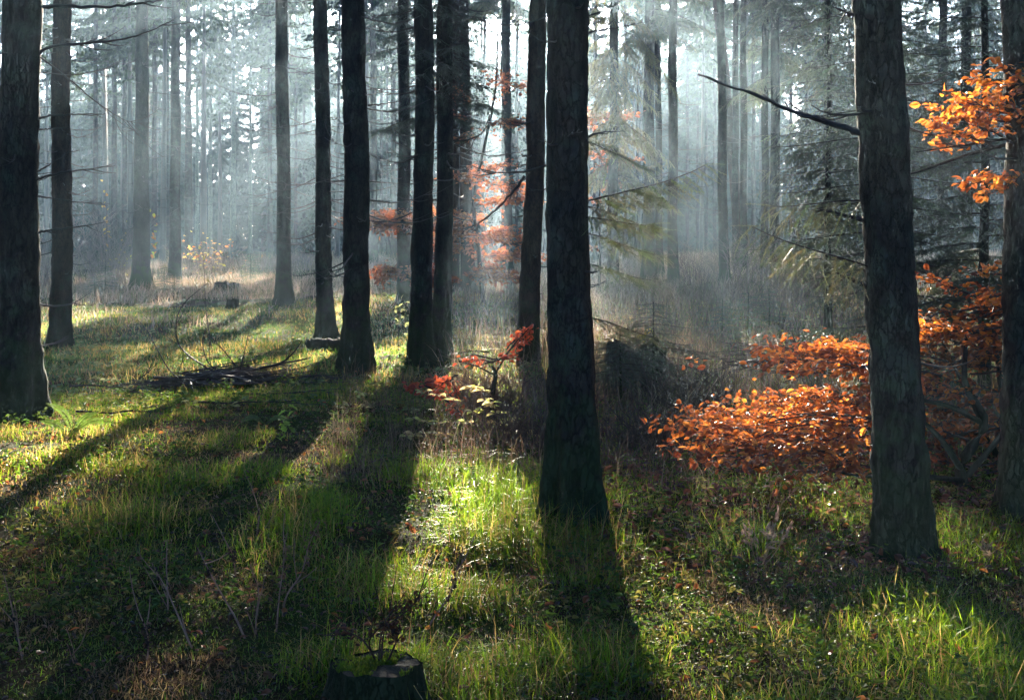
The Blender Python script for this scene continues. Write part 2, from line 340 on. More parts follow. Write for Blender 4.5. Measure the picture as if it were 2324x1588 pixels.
# ------------------------------------------------------------------ spruce boughs
def bough(acc, wood, p, a, L, pitch, droop, rng, hang=.5, sp=.075, sub=1.0):
    n = 9; t = np.linspace(0, 1, n); d = np.array([math.cos(a), math.sin(a), 0]); s = np.array([-d[1], d[0], 0])
    wob = rng.uniform(-.12, .12)
    def ax(t): 
        t = np.asarray(t); return p+L*(t[..., None]*d+(wob*np.sin(t*2.5))[..., None]*s+(pitch*t-droop*t**1.6+.10*t**4)[..., None]*np.array([0, 0, 1.]))
    tube(wood, ax(t), L*.006*(1-.85*t)+.0015, 4, (.03, .02, .015))
    m = max(4, int(L/sp)); tt = np.linspace(.08, 1, m); P = ax(tt)
    pos = []; dr = []; ln = []
    for i in range(m):
        for sg in (-1, 1):
            if rng.random() < .1: continue
            l = L*(.13+.24*(1-tt[i])**.7)*rng.uniform(.6, 1.2)+.06
            q = rng.uniform(.45, .8)
            dd = norm(d*q+s*sg*(1-q*.4)+np.array([0, 0, -hang*rng.uniform(.5, 1.3)]))
            pos.append(P[i]); dr.append(dd); ln.append(l)
            k = int(l/.085*sub)
            for j in range(k):
                f = (j+.7)/(k+.5); pp = P[i]+dd*l*f+np.array([0, 0, -.05*l*f*f])
                e = norm(dd*.7+norm(np.cross(dd, [0, 0, 1.]))*(1 if j % 2 else -1)*.7+np.array([0, 0, -hang*1.2*rng.uniform(.4, 1.5)]))
                pos.append(pp); dr.append(e); ln.append((.06+.4*l*(1-f))*rng.uniform(.7, 1.3))
    pos.append(P[-1]-d*.03); dr.append(d+[0, 0, .05]); ln.append(.13)
    acc.append((np.array(pos), np.array(dr), np.array(ln)))
def flush(mb, acc, lod, rng, col=(.045, .07, .022), var=.35, carve=None):
    if not acc: return
    pos = np.concatenate([a[0] for a in acc]); dr = np.concatenate([a[1] for a in acc]); ln = np.concatenate([a[2] for a in acc])
    if carve is not None:
        k = ~gap(pos+carve); pos, dr, ln = pos[k], dr[k], ln[k]
    protos = (TW0, TW1, TW2)[lod]
    pick = rng.integers(0, 4, len(pos)); c = np.array(col)[None]*(1+var*rng.normal(size=(len(pos), 1))).clip(.4, 2)*(1+.12*rng.normal(size=(len(pos), 3)))
    for k in range(4):
        q = pick == k
        place(mb, protos[k][0]*np.array([1, 1, 1]), protos[k][1], pos[q], dr[q], ln[q].clip(.07, .9), c[q].clip(.005, 1), rng=rng)

# far crowns: drooping feathered branches of a few dozen narrow faces
def crown_arrays(Ht, z0, rmax, nb, rng, dens=1.0, shape=1.0):
    Pv = []; 
    zz = z0+(Ht-z0)*rng.random(nb)**.9; zz = np.append(zz, Ht-.3)
    for z in zz:
        u = (z-z0)/(Ht-z0); L = (rmax*(1-u)**.75*rng.uniform(.6, 1.15)+.25)*min(1, .55+u*3)
        a = rng.uniform(0, 2*math.pi); d = np.array([math.cos(a), math.sin(a), 0]); s = np.array([-d[1], d[0], 0])
        m = int(26*L*dens)+5; t = rng.random(m)**.8
        ax = d[None]*(L*t)[:, None]+np.array([0, 0, 1.])[None]*(L*(.1*t-.42*t**1.5+.1*t**4))[:, None]; ax[:, 2] += z
        l = rng.uniform(.18, .5, m)*(1.15-.5*t); sg = rng.choice([-1, 1], m)
        e = norm(d[None]*rng.uniform(.1, .8, (m, 1))+s[None]*sg[:, None]*rng.uniform(.2, .9, (m, 1))+np.array([0, 0, -1.])[None]*rng.uniform(.2, 1.3, (m, 1)))
        b = norm(np.cross(e, norm(rng.normal(size=(m, 3)))))*rng.uniform(.06, .14, (m, 1))
        Pv.append(np.stack([ax-b, ax+b, ax+e*l[:, None]], 1))
    return np.concatenate(Pv)
VAR = []
_r = np.random.default_rng(77)
for k in range(7):
    Ht = _r.uniform(19, 24.2); VAR.append((Ht, crown_arrays(Ht, _r.uniform(8.5, 11.5), _r.uniform(1.9, 2.7), 105, _r, 1.6)))
YOUNG = [(h, crown_arrays(h, .3, h*.2, int(h*8), _r, 1.6)) for h in (4.5, 6.5, 9., 12.)]
def crown_at(mb, x, y, z, var, rng, rot=None, s=1., col=(.035, .055, .02), carve=True, prune=0., zmin=-99, wide=1.):
    Ht, A = var; A = A*np.array([wide, wide, 1]); a = rng.uniform(0, 6.28) if rot is None else rot; c, sn = math.cos(a), math.sin(a)
    P = A@np.array([[c, sn, 0], [-sn, c, 0], [0, 0, 1]])*s+np.array([x, y, z])
    m = A[:, 0, 2]*s > zmin
    if carve: m &= ~gap(P.mean(1))
    if prune: m &= rng.random(len(P)) > prune
    P = P[m]; n = len(P)
    cc = np.array(col)[None]*(1+.3*rng.normal(size=(n, 1))).clip(.4, 2)
    mb.add(P.reshape(-1, 3), np.arange(3*n).reshape(-1, 3), np.repeat(cc, 3, 0))

def spruce(px, py, wpx, toppx, label, group, seed, d=None, bark=None, kind='mid', crown=True, twigs=20, dead=(1, 8), Lr=(.4, 1.2), thick=.007, flare=.5, topz=None, cat='tree', low=None, name='spruce_tree', bend=0.):
    if d is None: X, Y = at(px, py)
    else: Y = d; X = (px-CX)/F*d
    rng = np.random.default_rng(seed); z = float(H(X, Y))
    rb = wpx/F*Y/2; Ht = rng.uniform(19, 24) if not topz else topz
    zt = EYE+HY/F*Y; lean = ((toppx-px)/F*Y/(zt-z), 0.)
    near = Y < 22
    o = thing(name, label, cat, (X, Y, z), group)
    mb = trunk_mb(rb, Ht, lean, seed, 56 if Y < 10 else (32 if near else 14), 420 if Y < 10 else (200 if near else 60), flare, bumpy=2.3 if near else 1.3, bend=bend)
    mb.build('trunk', bark or M_BARK, o, smooth=True)
    if twigs:
        dead_twigs(o, rb, Ht, lean, dead[0], dead[1], int(min(90, twigs*1.5)), Lr, rng, thick, 2 if Y < 50 else 1)
    if crown:
        cm = MB(); v = VAR[seed % len(VAR)]
        ml = MB(); crown_at(ml, X+lean[0]*12, Y, z, v, rng, s=Ht/v[0], wide=1.5 if Y < 45 else 1.1, prune=0 if Y < 45 else (.85 if 425 < px < 605 else .6))
        if ml.n: ml.build('crown', M_FARNEEDLE, o, loc=(X, Y, z))
    o['_rb'] = rb
    return o, X, Y, z, lean, rng, rb, Ht

NEAR = 'dark spruce trunks in the foreground'; MID = 'spruce trunks standing in the haze'; FAR = 'pale spruce trunks at the back of the clearing'
T = {}
def S(key, *a, **k): T[key] = spruce(*a, **k)
S('left', 36, 955, 92, 50, 'thick dark spruce trunk at the left edge with long bare branches', NEAR, 1, twigs=16, dead=(.6, 5), Lr=(.2, .7), thick=.006, flare=.75)
S('lichen', 139, 788, 45, 140, 'reddish brown spruce trunk just right of the thick left-edge trunk', NEAR, 2, bark=M_BARKRED, twigs=34, dead=(1.0, 6), Lr=(.3, .9), thick=.006, flare=.45)
S('mossfoot', 320, 655, 39, 323, 'grey spruce trunk with a bright mossy foot on a low mound', MID, 3, bark=M_BARKMOSS, twigs=34, dead=(1.5, 9), Lr=(.4, 1.4), flare=.9)
S('besidemoss', 397, 640, 27, 399, 'slim grey spruce trunk right of the mossy-footed one, small spruces at its base', MID, 4, twigs=30, dead=(1.5, 9), Lr=(.4, 1.3))
S('midleft', 647, 693, 33, 638, 'dark spruce trunk alone right of the old stump, mossy ground at foot', MID, 5, twigs=40, dead=(1, 8), Lr=(.4, 1.3), flare=.6)
S('slimdark', 739, 772, 37, 728, 'slim dark spruce trunk with a mossy log lying at its foot', NEAR, 6, twigs=40, dead=(.8, 6), Lr=(.3, 1.1), flare=.5)
S('pairleft', 812, 846, 58, 803, 'broad dark spruce trunk with a knotty bulge, right of the slim dark one', NEAR, 7, twigs=28, dead=(1, 5), Lr=(.3, 1.0), flare=.5)
S('behindtwin', 918, 685, 31, 916, 'grey spruce trunk left of and behind the two close dark trunks', MID, 8, twigs=30, dead=(1.5, 8), Lr=(.4, 1.2))
S('twinl', 956, 832, 47, 963, 'left trunk of the two dark spruces growing close together', NEAR, 9, twigs=14, dead=(1.5, 5), Lr=(.3, .9), flare=.45)
S('twinr', 999, 815, 40, 1012, 'right trunk of the two close dark spruces, dense needled boughs above', NEAR, 10, twigs=22, dead=(1.5, 5), Lr=(.3, 1.0), flare=.4, bend=.01)
S('paletwin', 1030, 672, 25, 1031, 'brownish grey trunk directly right of the two close dark trunks', MID, 11, bark=M_BARKRED, twigs=14, dead=(2, 8))
S('redone', 1062, 668, 31, 1052, 'hazy spruce trunk behind the red beech sprays with a spreading foot', MID, 12, bark=M_BARKRED, twigs=14, dead=(2, 8), flare=.9)
S('hazyred', 1150, 632, 27, 1148, 'pale hazy trunk between the red beech and the leaning dark spruce', MID, 13, twigs=16, dead=(2, 9))
S('leaning', 1198, 832, 44, 1223, 'nearly black spruce trunk leaning right, just left of the thick centre trunk', NEAR, 14, bark=M_BARKRED, twigs=16, dead=(.8, 5), Lr=(.2, .8), flare=.35)
S('centre', 1303, 1190, 98, 1287, 'thickest dark spruce trunk right of the middle, rooted in sunlit grass', NEAR, 15, twigs=14, dead=(.8, 4), Lr=(.12, .5), thick=.005, flare=1.0)
S('droopy', 1390, 668, 25, 1395, 'spruce with drooping sunlit golden green boughs behind the thick centre trunk', MID, 16, twigs=8, dead=(1, 4), crown=True)
S('r17', 1472, 642, 28, 1474, 'dark grey trunk right of the golden drooping spruce, a thinner one behind it', MID, 17, twigs=24, dead=(1.5, 8))
S('r18', 1497, 636, 17, 1492, 'thin trunk tucked close behind the dark grey trunk right of the golden boughs', MID, 18, twigs=8, dead=(1.5, 8))
S('r19', 1527, 650, 24, 1527, 'straight grey trunk standing free left of the wide blue gap', MID, 19, twigs=30, dead=(1.5, 8), Lr=(.4, 1.2))
S('r20', 1643, 650, 23, 1636, 'upright dark trunk crossed at the top by a leaning one', MID, 20, twigs=22, dead=(1.5, 8))
S('r21', 1686, 642, 27, 1628, 'leaning dark trunk that slants left behind the upright one', MID, 21, bark=M_BARKRED, twigs=14, dead=(1.5, 6), d=41)
S('r22', 1668, 620, 16, 1670, 'pale straight trunk in the sunbeams, left of a close pale pair', FAR, 22, twigs=10, dead=(3, 9))
S('r23', 1688, 622, 17, 1687, 'pale straight trunk in the sunbeams, right of a close pale pair', FAR, 23, twigs=10, dead=(3, 9))
S('r24', 1736, 630, 18, 1736, 'hazy greenish trunk close left of a darker straight trunk', MID, 24, twigs=14, dead=(1.5, 8))
S('r25', 1758, 640, 24, 1760, 'darker straight trunk with a hazy one close on its left', MID, 25, twigs=30, dead=(1.5, 8), Lr=(.4, 1.5))
S('r26', 1877, 612, 23, 1880, 'pale trunk seen through dark needles left of the thick right trunk', FAR, 26, twigs=10, dead=(3, 8))
S('right', 2045, 1268, 112, 1996, 'thick dark spruce trunk in front of the orange beech, long bare branch leftwards', NEAR, 27, twigs=10, dead=(.8, 3.5), Lr=(.12, .45), thick=.005, flare=.42)
S('edge', 2345, 1190, 120, 2330, 'black spruce trunk cut by the right edge behind orange leaves', NEAR, 28, twigs=8, dead=(.8, 4), Lr=(.15, .5), thick=.006)
far_list = [
 (217, 600, 14, 217, 'thin pale trunk right of the reddish one, above the twiggy shrub'), (259, 592, 15, 260, 'hazy trunk left of a close slimmer one, behind the twiggy shrub'),
 (283, 590, 13, 283, 'slimmer hazy trunk midway between the shrub and the mossy-footed trunk'), (350, 600, 13, 351, 'pale brown trunk close right of the mossy-footed spruce'),
 (379, 598, 14, 379, 'pale trunk half hidden left of the slim grey spruce'), (428, 605, 20, 427, 'light grey trunk right of the slim grey spruce, small needled twig on it'),
 (447, 580, 10, 448, 'pale mint trunk nearest right of the light grey trunk'), (477, 578, 11, 478, 'second pale mint trunk right of the light grey trunk'),
 (529, 582, 15, 530, 'widest pale mint trunk below the sunbeams'), (568, 575, 10, 569, 'thin bright mint trunk behind the tiny spruce'),
 (592, 572, 8, 592, 'faintest thin trunk right of the thin bright mint one'), (613, 590, 13, 612, 'brownish hazy trunk left of the lone dark spruce past the old stump'),
 (671, 580, 9, 672, 'pale thin trunk close right of the lone dark spruce'), (690, 575, 8, 690, 'faint trunk left of the slim dark spruce'),
 (847, 605, 21, 847, 'pale blue trunk right of the broad knotty trunk'), (866, 585, 8, 866, 'thin pale trunk right of the pale blue one'), (879, 583, 7, 879, 'thin trunk midway between pale blue trunk and the grey spruce'),
 (893, 600, 14, 893, 'dim blue trunk close left of the grey spruce behind the close pair'),
 (1100, 590, 11, 1100, 'dim blue trunk behind the curved red beech limb'), (1173, 590, 9, 1173, 'pale trunk glimpsed left of the leaning dark spruce'),
 (1352, 600, 14, 1352, 'pale trunk close right of the thick centre trunk'), (1420, 592, 12, 1420, 'dim trunk between the golden spruce and the dark grey trunk'),
 (1448, 585, 9, 1448, 'dim thin trunk close left of the dark grey trunk'), (1560, 582, 9, 1560, 'dim blue trunk right of the free straight grey one'),
 (1583, 578, 8, 1583, 'dim blue trunk in the left half of the wide blue gap'), (1603, 580, 9, 1603, 'dim blue trunk in the right half of the wide blue gap'),
 (1622, 585, 9, 1622, 'dim trunk close left of the crossed pair'), (1710, 588, 11, 1710, 'dim trunk right of the leaning dark one'),
 (1795, 590, 11, 1795, 'dim trunk right of the darker straight trunk'), (1830, 585, 10, 1830, 'dim trunk behind the broken snag'),
 (2140, 620, 24, 2140, 'grey trunk seen through needles right of the thick right trunk'), (2195, 640, 26, 2192, 'dim trunk left of the black edge trunk, behind orange leaves')]
for i, (x, y, wp, tp, lb) in enumerate(far_list):
    S('f%d' % i, x, y, wp, tp, lb, FAR, 40+i, bark=M_BARKLIT if 'mint' in lb else None, twigs=14 if wp > 11 else 6, dead=(2, 9), Lr=(.5, 1.3), thick=.011)

# big bare limbs of the foreground trunks
def limb(key, pts, r0, name='branch', kids=4, seed=0, taper=.8, col=(.035, .03, .027), kl=.3, depth=0.):
    o, X, Y, z, lean, rng, rb, Ht = T[key]; rng = np.random.default_rng(seed)
    P = np.array([at3(x, y, Y+depth*i/len(pts)) for i, (x, y) in enumerate(pts)])-np.array([X, Y, z])
    # smooth by Catmull-like resample
    n = 24; t = np.linspace(0, len(P)-1, n); i0 = np.clip(t.astype(int), 0, len(P)-2); f = t-i0
    Pm = np.vstack([2*P[0]-P[1], P, 2*P[-1]-P[-2]]); a, b, c, d = Pm[i0], Pm[i0+1], Pm[i0+2], Pm[i0+3]; f = f[:, None]
    Q = .5*((2*b)+(-a+c)*f+(2*a-5*b+4*c-d)*f**2+(-a+3*b-3*c+d)*f**3)
    Q += rng.normal(0, r0*.25, Q.shape)
    mb = MB(); tt = np.linspace(0, 1, n); tube(mb, Q, r0*(1-taper*tt)*(1+.12*rng.normal(size=n)), 7, col)
    Lt = np.linalg.norm(Q[-1]-Q[0])
    for _ in range(kids):
        k = rng.integers(5, n-1); dd = norm((Q[k]-Q[k-1]))+np.array([0, rng.uniform(-.6, .6), rng.uniform(-.8, .8)])
        stick(mb, Q[k], dd, Lt*kl*rng.uniform(.3, 1), r0*.3, rng, 4, .1, .1, 1, col)
    mb.build(name, M_TWIG, o)
limb('left', [(70, 160), (100, 112), (180, 100), (260, 92), (330, 75), (400, 40)], .017, seed=1, kids=5)
limb('left', [(60, 20), (120, 15), (240, 16), (330, 8), (380, -5)], .02, seed=2, kids=4)
limb('left', [(70, 275), (110, 264), (180, 260), (240, 258)], .012, seed=3, kids=3)
limb('left', [(75, 410), (110, 398), (180, 386), (262, 376)], .015, seed=4, kids=3)
limb('left', [(75, 395), (110, 375), (140, 355), (160, 338)], .010, seed=5, kids=2)
limb('left', [(70, 533), (110, 523), (180, 515), (252, 502)], .012, seed=6, kids=3)
limb('left', [(80, 295), (120, 292), (160, 290)], .009, seed=7, kids=1)
limb('left', [(80, 445), (130, 452), (190, 460), (240, 460)], .008, seed=8, kids=3)
limb('left', [(85, 125), (150, 175), (230, 240), (290, 275), (345, 280)], .007, seed=9, kids=8, kl=.4)
limb('right', [(1975, 312), (1920, 290), (1850, 268), (1790, 250), (1700, 212), (1585, 170)], .019, seed=11, kids=6, taper=.75, kl=.22)
limb('right', [(1970, 650), (1930, 632), (1880, 618)], .012, seed=12, kids=2)
limb('right', [(1960, 500), (1920, 488), (1862, 475)], .014, seed=13, kids=2)
limb('right', [(1960, 45), (1920, 30), (1890, 15)], .014, seed=14, kids=2)
limb('leaning', [(1192, 400), (1160, 440), (1120, 480), (1080, 510), (1045, 520)], .018, seed=15, kids=3)
limb('twinr', [(1020, 320), (1060, 318), (1095, 300), (1110, 260), (1105, 215)], .012, seed=16, kids=3)
limb('pairleft', [(835, 240), (870, 236), (925, 228)], .012, seed=17, kids=2)
limb('pairleft', [(835, 412), (880, 415), (945, 418)], .010, seed=18, kids=2)
limb('centre', [(1330, 75), (1370, 68), (1420, 60), (1470, 48)], .007, seed=19, kids=3)
limb('centre', [(1330, 38), (1380, 20), (1420, -5)], .006, seed=20, kids=2)
limb('centre', [(1335, 310), (1370, 300), (1420, 298)], .006, seed=21, kids=1)
limb('slimdark', [(745, 170), (690, 165), (630, 150), (560, 158)], .008, seed=22, kids=5)
limb('slimdark', [(745, 345), (690, 362), (630, 350), (600, 340)], .008, seed=23, kids=4)
limb('midleft', [(640, 455), (600, 450), (575, 445)], .008, seed=24, kids=2)
limb('mossfoot', [(340, 210), (400, 215), (440, 210)], .012, seed=25, kids=3)

# live boughs low on some trunks
def live(key, specs, lod, hang, seed, sp=.09, sub=1., col=(.045, .07, .022)):
    o, X, Y, z, lean, _, rb, Ht = T[key]; rng = np.random.default_rng(seed); CARVE[0] = np.array([X, Y, z])
    for (zz, a, L, pitch, droop) in specs:
        acc = []; wood = MB(); nd = MB()
        bough(acc, wood, centre(zz, lean)+np.array([math.cos(a), math.sin(a), 0])*rb*.7, a, L, pitch, droop, rng, hang, sp, sub)
        flush(nd, acc, lod, rng, col)
        if nd.n: nd.build('needles', M_NEEDLE, wood.build('bough', M_TWIG, o))
    CARVE[0] = None
def spec(rng, n, z0, z1, L0, L1, a0=0, a1=6.283, p=.1, dr=.5):
    return [(rng.uniform(z0, z1), rng.uniform(a0, a1), rng.uniform(L0, L1), p+rng.uniform(-.1, .15), dr*rng.uniform(.7, 1.3)) for _ in range(n)]
rr = np.random.default_rng(5)
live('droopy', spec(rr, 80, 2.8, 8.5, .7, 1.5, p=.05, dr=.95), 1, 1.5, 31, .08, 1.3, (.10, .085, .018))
live('twinr', spec(rr, 64, 2.7, 4.8, .35, .85, p=.05, dr=.35), 0, .5, 32, .06, 1.2, (.02, .035, .015))
live('twinl', spec(rr, 18, 3.2, 4.8, .3, .6, p=.05, dr=.35), 0, .5, 33, .06, .9, (.02, .035, .015))
live('midleft', spec(rr, 14, 6.9, 8.4, 1., 1.8, 2.6, 4.0, .05, .6), 1, 1.2, 34, .08, 1.4, (.06, .07, .025))
live('behindtwin', spec(rr, 14, 4.5, 7.5, .5, 1.1, p=0, dr=.4), 1, .6, 35, .1, .9, (.03, .045, .02))
live('hazyred', spec(rr, 24, 9.2, 11, 1.2, 2.2, p=.05, dr=.6), 1, 1., 36, .09, 1.3, (.08, .08, .03))
live('r17', spec(rr, 24, 6.6, 9.5, 1.1, 1.9, p=.05, dr=.6), 1, 1., 37, .09, 1.3, (.06, .07, .025))
live('r25', spec(rr, 26, 4.6, 9.5, .7, 1.5, p=.05, dr=.6), 1, 1., 38, .09, 1.3, (.06, .07, .03))
live('r26', spec(rr, 40, 4.0, 12, 1.2, 2.4, p=.05, dr=.6), 1, .9, 39, .16, .7, (.06, .07, .03))
live('centre', [(1.68, -.2, .62, .3, .1), (1.66, .25, .42, -.1, .3), (1.52, -.15, .40, -.2, .2), (1.36, .2, .36, -.15, .2), (2.0, .1, .35, -.2, .3), (1.08, .1, .38, -.1, .3), (1.6, -.6, .4, 0, .2)], 0, .45, 40, .035, .9, (.06, .07, .02))
live('right', [(1.42, 3.25, .62, .35, .12), (1.75, 3.0, .5, .1, .25)], 0, .9, 41, .05, .9, (.09, .09, .03))

# understorey spruces
def under(x, d, Ht, rb, label, seed, n, L, lod, z0=.3, hang=.4, col=(.03, .045, .018), name='young_spruce', cat='young spruce', group='young spruces under the tall ones', sp=.08, sub=.9, py=None, carve=False):
    if py is not None: X, Y = at(x, py)
    else: X = (x-CX)/F*d; Y = d
    z = float(H(X, Y)); rng = np.random.default_rng(seed)
    o = thing(name, label, cat, (X, Y, z), group)
    trunk_mb(rb, Ht, (0, 0), seed, 10, 30, .3, rtop=.004).build('trunk', M_BARK, o, smooth=True)
    wood = MB(); acc = []; nd = MB()
    for i in range(n):
        u = ((i+rng.random())/n)**.9; zz = z0+(Ht-z0)*u
        bough(acc, wood, np.array([0, 0, zz]), i*2.4+rng.uniform(-.4, .4), L*(1-u)**.8*rng.uniform(.7, 1.15)+.08, .12, .3, rng, hang, sp, sub)
    flush(nd, acc, lod, rng, col)
    b = wood.build('crown', M_TWIG, o); nd.build('needles', M_NEEDLE, b)
    return o
under(2010, 11.5, 6.5, .05, 'tall dark understorey spruce filling the space behind the thick right trunk', 51, 120, .95, 0, z0=1.0, hang=.55, sp=.09, sub=.8)
under(2235, 14.5, 7.5, .06, 'dark feathery spruce between thick right trunk and right edge', 52, 120, 1.6, 0, z0=.6, sp=.1, sub=.8)
under(1880, 17, 6., .05, 'understorey spruce with sunlit tips left of the thick right trunk', 53, 100, .95, 1, z0=1.2, hang=.8, col=(.06, .065, .025))
under(1480, 12.5, .95, .012, 'low dark young spruce in front of the old stump right of centre', 54, 40, .62, 0, py=None, sp=.06)
under(1405, 11.5, .7, .01, 'small young spruce close right of the thick centre trunk', 55, 30, .42, 0, sp=.06)
for i, (x, y, h, lb) in enumerate([(568, 640, .95, 'tiny frosted spruce standing alone behind the old stump'), (240, 668, .8, 'little dark spruce at the foot of the twiggy shrub'), (215, 676, .55, 'smallest dark spruce left of the twiggy shrub foot'),
        (372, 664, .75, 'little spruce between the mossy-footed trunk and slim grey trunk'), (395, 668, .5, 'low spruce right at the slim grey trunk foot'), (872, 660, 1.05, 'pale little spruce behind the broad knotty trunk'),
        (885, 668, .7, 'low green spruce left of the grey trunk behind the close pair'), (1835, 640, 1.1, 'pale little spruce under the dark boughs by the broken snag'), (1700, 800, .8, 'green spruce seedling among brambles above the orange leaves'), (1640, 770, .6, 'lower green spruce seedling left above the orange leaves'),
        (1745, 760, .7, 'spruce seedling in the shaded bracken near the thick right trunk')]):
    under(x, None, h, .01, lb, 60+i, 26, h*.42, 1 if y < 700 else 0, z0=.05, hang=.15, col=(.06, .09, .05) if i in (0, 5, 7) else (.03, .055, .02), group='small spruce seedlings in the clearing', name='spruce_seedling', cat='seedling', py=y, sp=.07)

# ------------------------------------------------------------------ woodland behind
def far_wood():
    rng = np.random.default_rng(11); mb = MB(); tr = MB()
    pts = []
    tries = 0
    while len(pts) < 560 and tries < 16000:
        tries += 1
        y = rng.uniform(62, 238); hw = .40*y+6; x = rng.uniform(-hw, hw)
        if any((x-a)**2+(y-b)**2 < 3.6**2 for a, b in pts): continue
        ppx = CX+x/y*F
        if y > 74 and any(a < ppx < b for a, b in ((400, 620), (1765, 1840))) and rng.random() < .9: continue
        if y > 74 and any(a < ppx < b for a, b in ((60, 300), (1460, 1640), (1080, 1170), (1335, 1430))) and rng.random() < .45: continue
        if y < 78 and rng.random() < .6: continue
        pts.append((x, y))
    for i, (x, y) in enumerate(pts):
        z = float(H(x, y)); v = VAR[rng.integers(0, len(VAR))]; s = rng.uniform(.85, 1.0)
        crown_at(mb, x, y, z, v, rng, s=s, prune=.58)
        r = rng.uniform(.12, .2); zz = np.array([-.2, 6, 14, v[0]*s]); P = np.stack([np.full(4, x)+rng.uniform(-.3, .3)*zz/20, np.full(4, y), z+zz], -1)
        tube(tr, P, r*(1-zz.clip(0)/(v[0]*s)*.9), 6, (.09, .09, .08))
        for _ in range(7):
            a = rng.uniform(0, 6.28); zq = rng.uniform(2, 9)
            stick(tr, np.array([x, y, z+zq]), [math.cos(a), math.sin(a), -.1], rng.uniform(.6, 1.6), .014, rng, 3, .1, .2, 0, (.09, .085, .08))
    a = tr.build('far_trunks', M_BARKFAR); stuff(a, 'crowded misty trunks of the woodland far behind the clearing', 'woodland trunks')
    b = mb.build('far_canopy', M_FARNEEDLE); stuff(b, 'misty needle canopy of the far woodland against the bright sky', 'woodland canopy')
    mb = MB(); n = 0
    while n < 420:
        y = rng.uniform(88, 125); hw = .40*y+6; x = rng.uniform(-hw, hw)
        k = 2 if 410 < CX+x/y*F < 600 and rng.random() < .85 else rng.integers(1, 4)
        crown_at(mb, x, y, float(H(x, y)), YOUNG[k], rng, col=(.02, .035, .018)); n += 1
    stuff(mb.build('far_thicket', M_FARNEEDLE), 'dark blue misty spruce thicket closing off the forest behind the trunks', 'thicket')
M_BARKFAR = M_TWIG
far_wood()
def around():   # noqa
    # unseen rest of the wood, sides and behind, added to shade out sky light
    rng = np.random.default_rng(12); mb = MB(); tr = MB(); n = 0; pts = []
    while n < 240:
        y = rng.uniform(-19, 62); x = rng.uniform(-55, 55)
        if y > -3 and abs(x) < .42*y+3.5: continue
        if any((x-a)**2+(y-b)**2 < 3.2**2 for a, b in pts): continue
        pts.append((x, y)); n += 1; z = float(H(x, y)); v = VAR[rng.integers(0, len(VAR))]; s = rng.uniform(.85, 1.0)
        crown_at(mb, x, y, z, v, rng, s=s, wide=1.4)
        zz = np.array([-.2, 1.5, 6, 14, v[0]*s]); tube(tr, np.stack([np.full(5, x), np.full(5, y), z+zz], -1), rng.uniform(.14, .22)*(1-zz.clip(0)/(v[0]*s)*.9), 10, (.09, .09, .08))
        if rng.random() < .7: crown_at(mb, x+rng.normal(0, 2), y+rng.normal(0, 2), z, YOUNG[rng.integers(1, 4)], rng, col=(.02, .035, .018)) if not (y > -6 and abs(x) < .42*y+7) else None
    stuff(tr.build('surrounding_trunks', M_TWIG), 'spruce trunks of the unseen wood around and behind the viewer', 'woodland trunks')
    stuff(mb.build('surrounding_canopy', M_FARNEEDLE), 'spruce canopy of the unseen wood added around and behind the viewer for shade', 'woodland canopy')
around()

# ------------------------------------------------------------------ beeches
def leafy(mbL, P, n, rng, size, cols, spread=.02, flat=.5, proto=OVAL, droop=.2):
    k = rng.integers(0, len(P)-1, n); f = rng.random((n, 1)); pos = P[k]*(1-f)+P[k+1]*f
    pos = pos+rng.normal(0, spread, pos.shape)
    d = norm(P[np.minimum(k+1, len(P)-1)]-P[k]); s = norm(np.cross(d, [0, 0, 1.])); sg = rng.choice([-1, 1], (n, 1))
    dr = norm(d*rng.uniform(.2, 1, (n, 1))+s*sg*rng.uniform(.3, 1, (n, 1))+np.array([0, 0, -1.])*rng.normal(droop, .4, (n, 1)))
    up = norm(np.array([0, 0, 1.])+rng.normal(0, flat, (n, 3)))
    c = np.array(cols)[rng.integers(0, len(cols), n)]*(1+.2*rng.normal(size=(n, 1))).clip(.4, 1.8)
    place(mbL, proto[0], proto[1], pos, dr, rng.uniform(size[0], size[1], n), c.clip(0, 1), up=up, rng=rng)
ORANGE = [(.58, .17, .02), (.48, .12, .015), (.36, .08, .015), (.60, .22, .03), (.20, .05, .015), (.28, .08, .02)]
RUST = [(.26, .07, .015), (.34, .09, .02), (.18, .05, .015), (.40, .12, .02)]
RED = [(.30, .09, .03), (.24, .07, .03), (.36, .12, .03), (.20, .06, .03)]
def spray(wood, leaves, p, d, L, rng, cols, size, nl=22, depth=2, wid=.5, vert=.15, thick=.006, lp=OVAL, flat=.75):
    n = 8; t = np.linspace(0, 1, n); d = norm(np.asarray(d, float)); s = norm(np.cross(d, [0, 0, 1.])); bend = rng.uniform(-.15, .15)
    P = p+L*(d[None]*t[:, None]+s[None]*(bend*t**2)[:, None]); P[:, 2] += L*.06*np.sin(t*3)+rng.normal(0, .004, n)
    tube(wood, P, thick*(1-.8*t)+.0008, 4, (.04, .03, .028))
    leafy(leaves, P[2:] if depth else P, int(nl*L/.4)+1, rng, size, cols, spread=.02 if size[1] < .1 else .05, flat=flat, proto=lp)
    if depth > 0:
        m = max(2, int(L/.11))
        for i in range(m):
            k = int((i+1)/(m+1)*(n-1)); dd = norm(d*rng.uniform(.4, .9)+s*(1 if i % 2 else -1)*wid*rng.uniform(.8, 1.6)+np.array([0, 0, rng.normal(0, vert)]))
            spray(wood, leaves, P[k], dd, L*(.25+.4*(1-k/n))*rng.uniform(.7, 1.2), rng, cols, size, nl, depth-1, wid, vert, thick*.5, lp, flat)
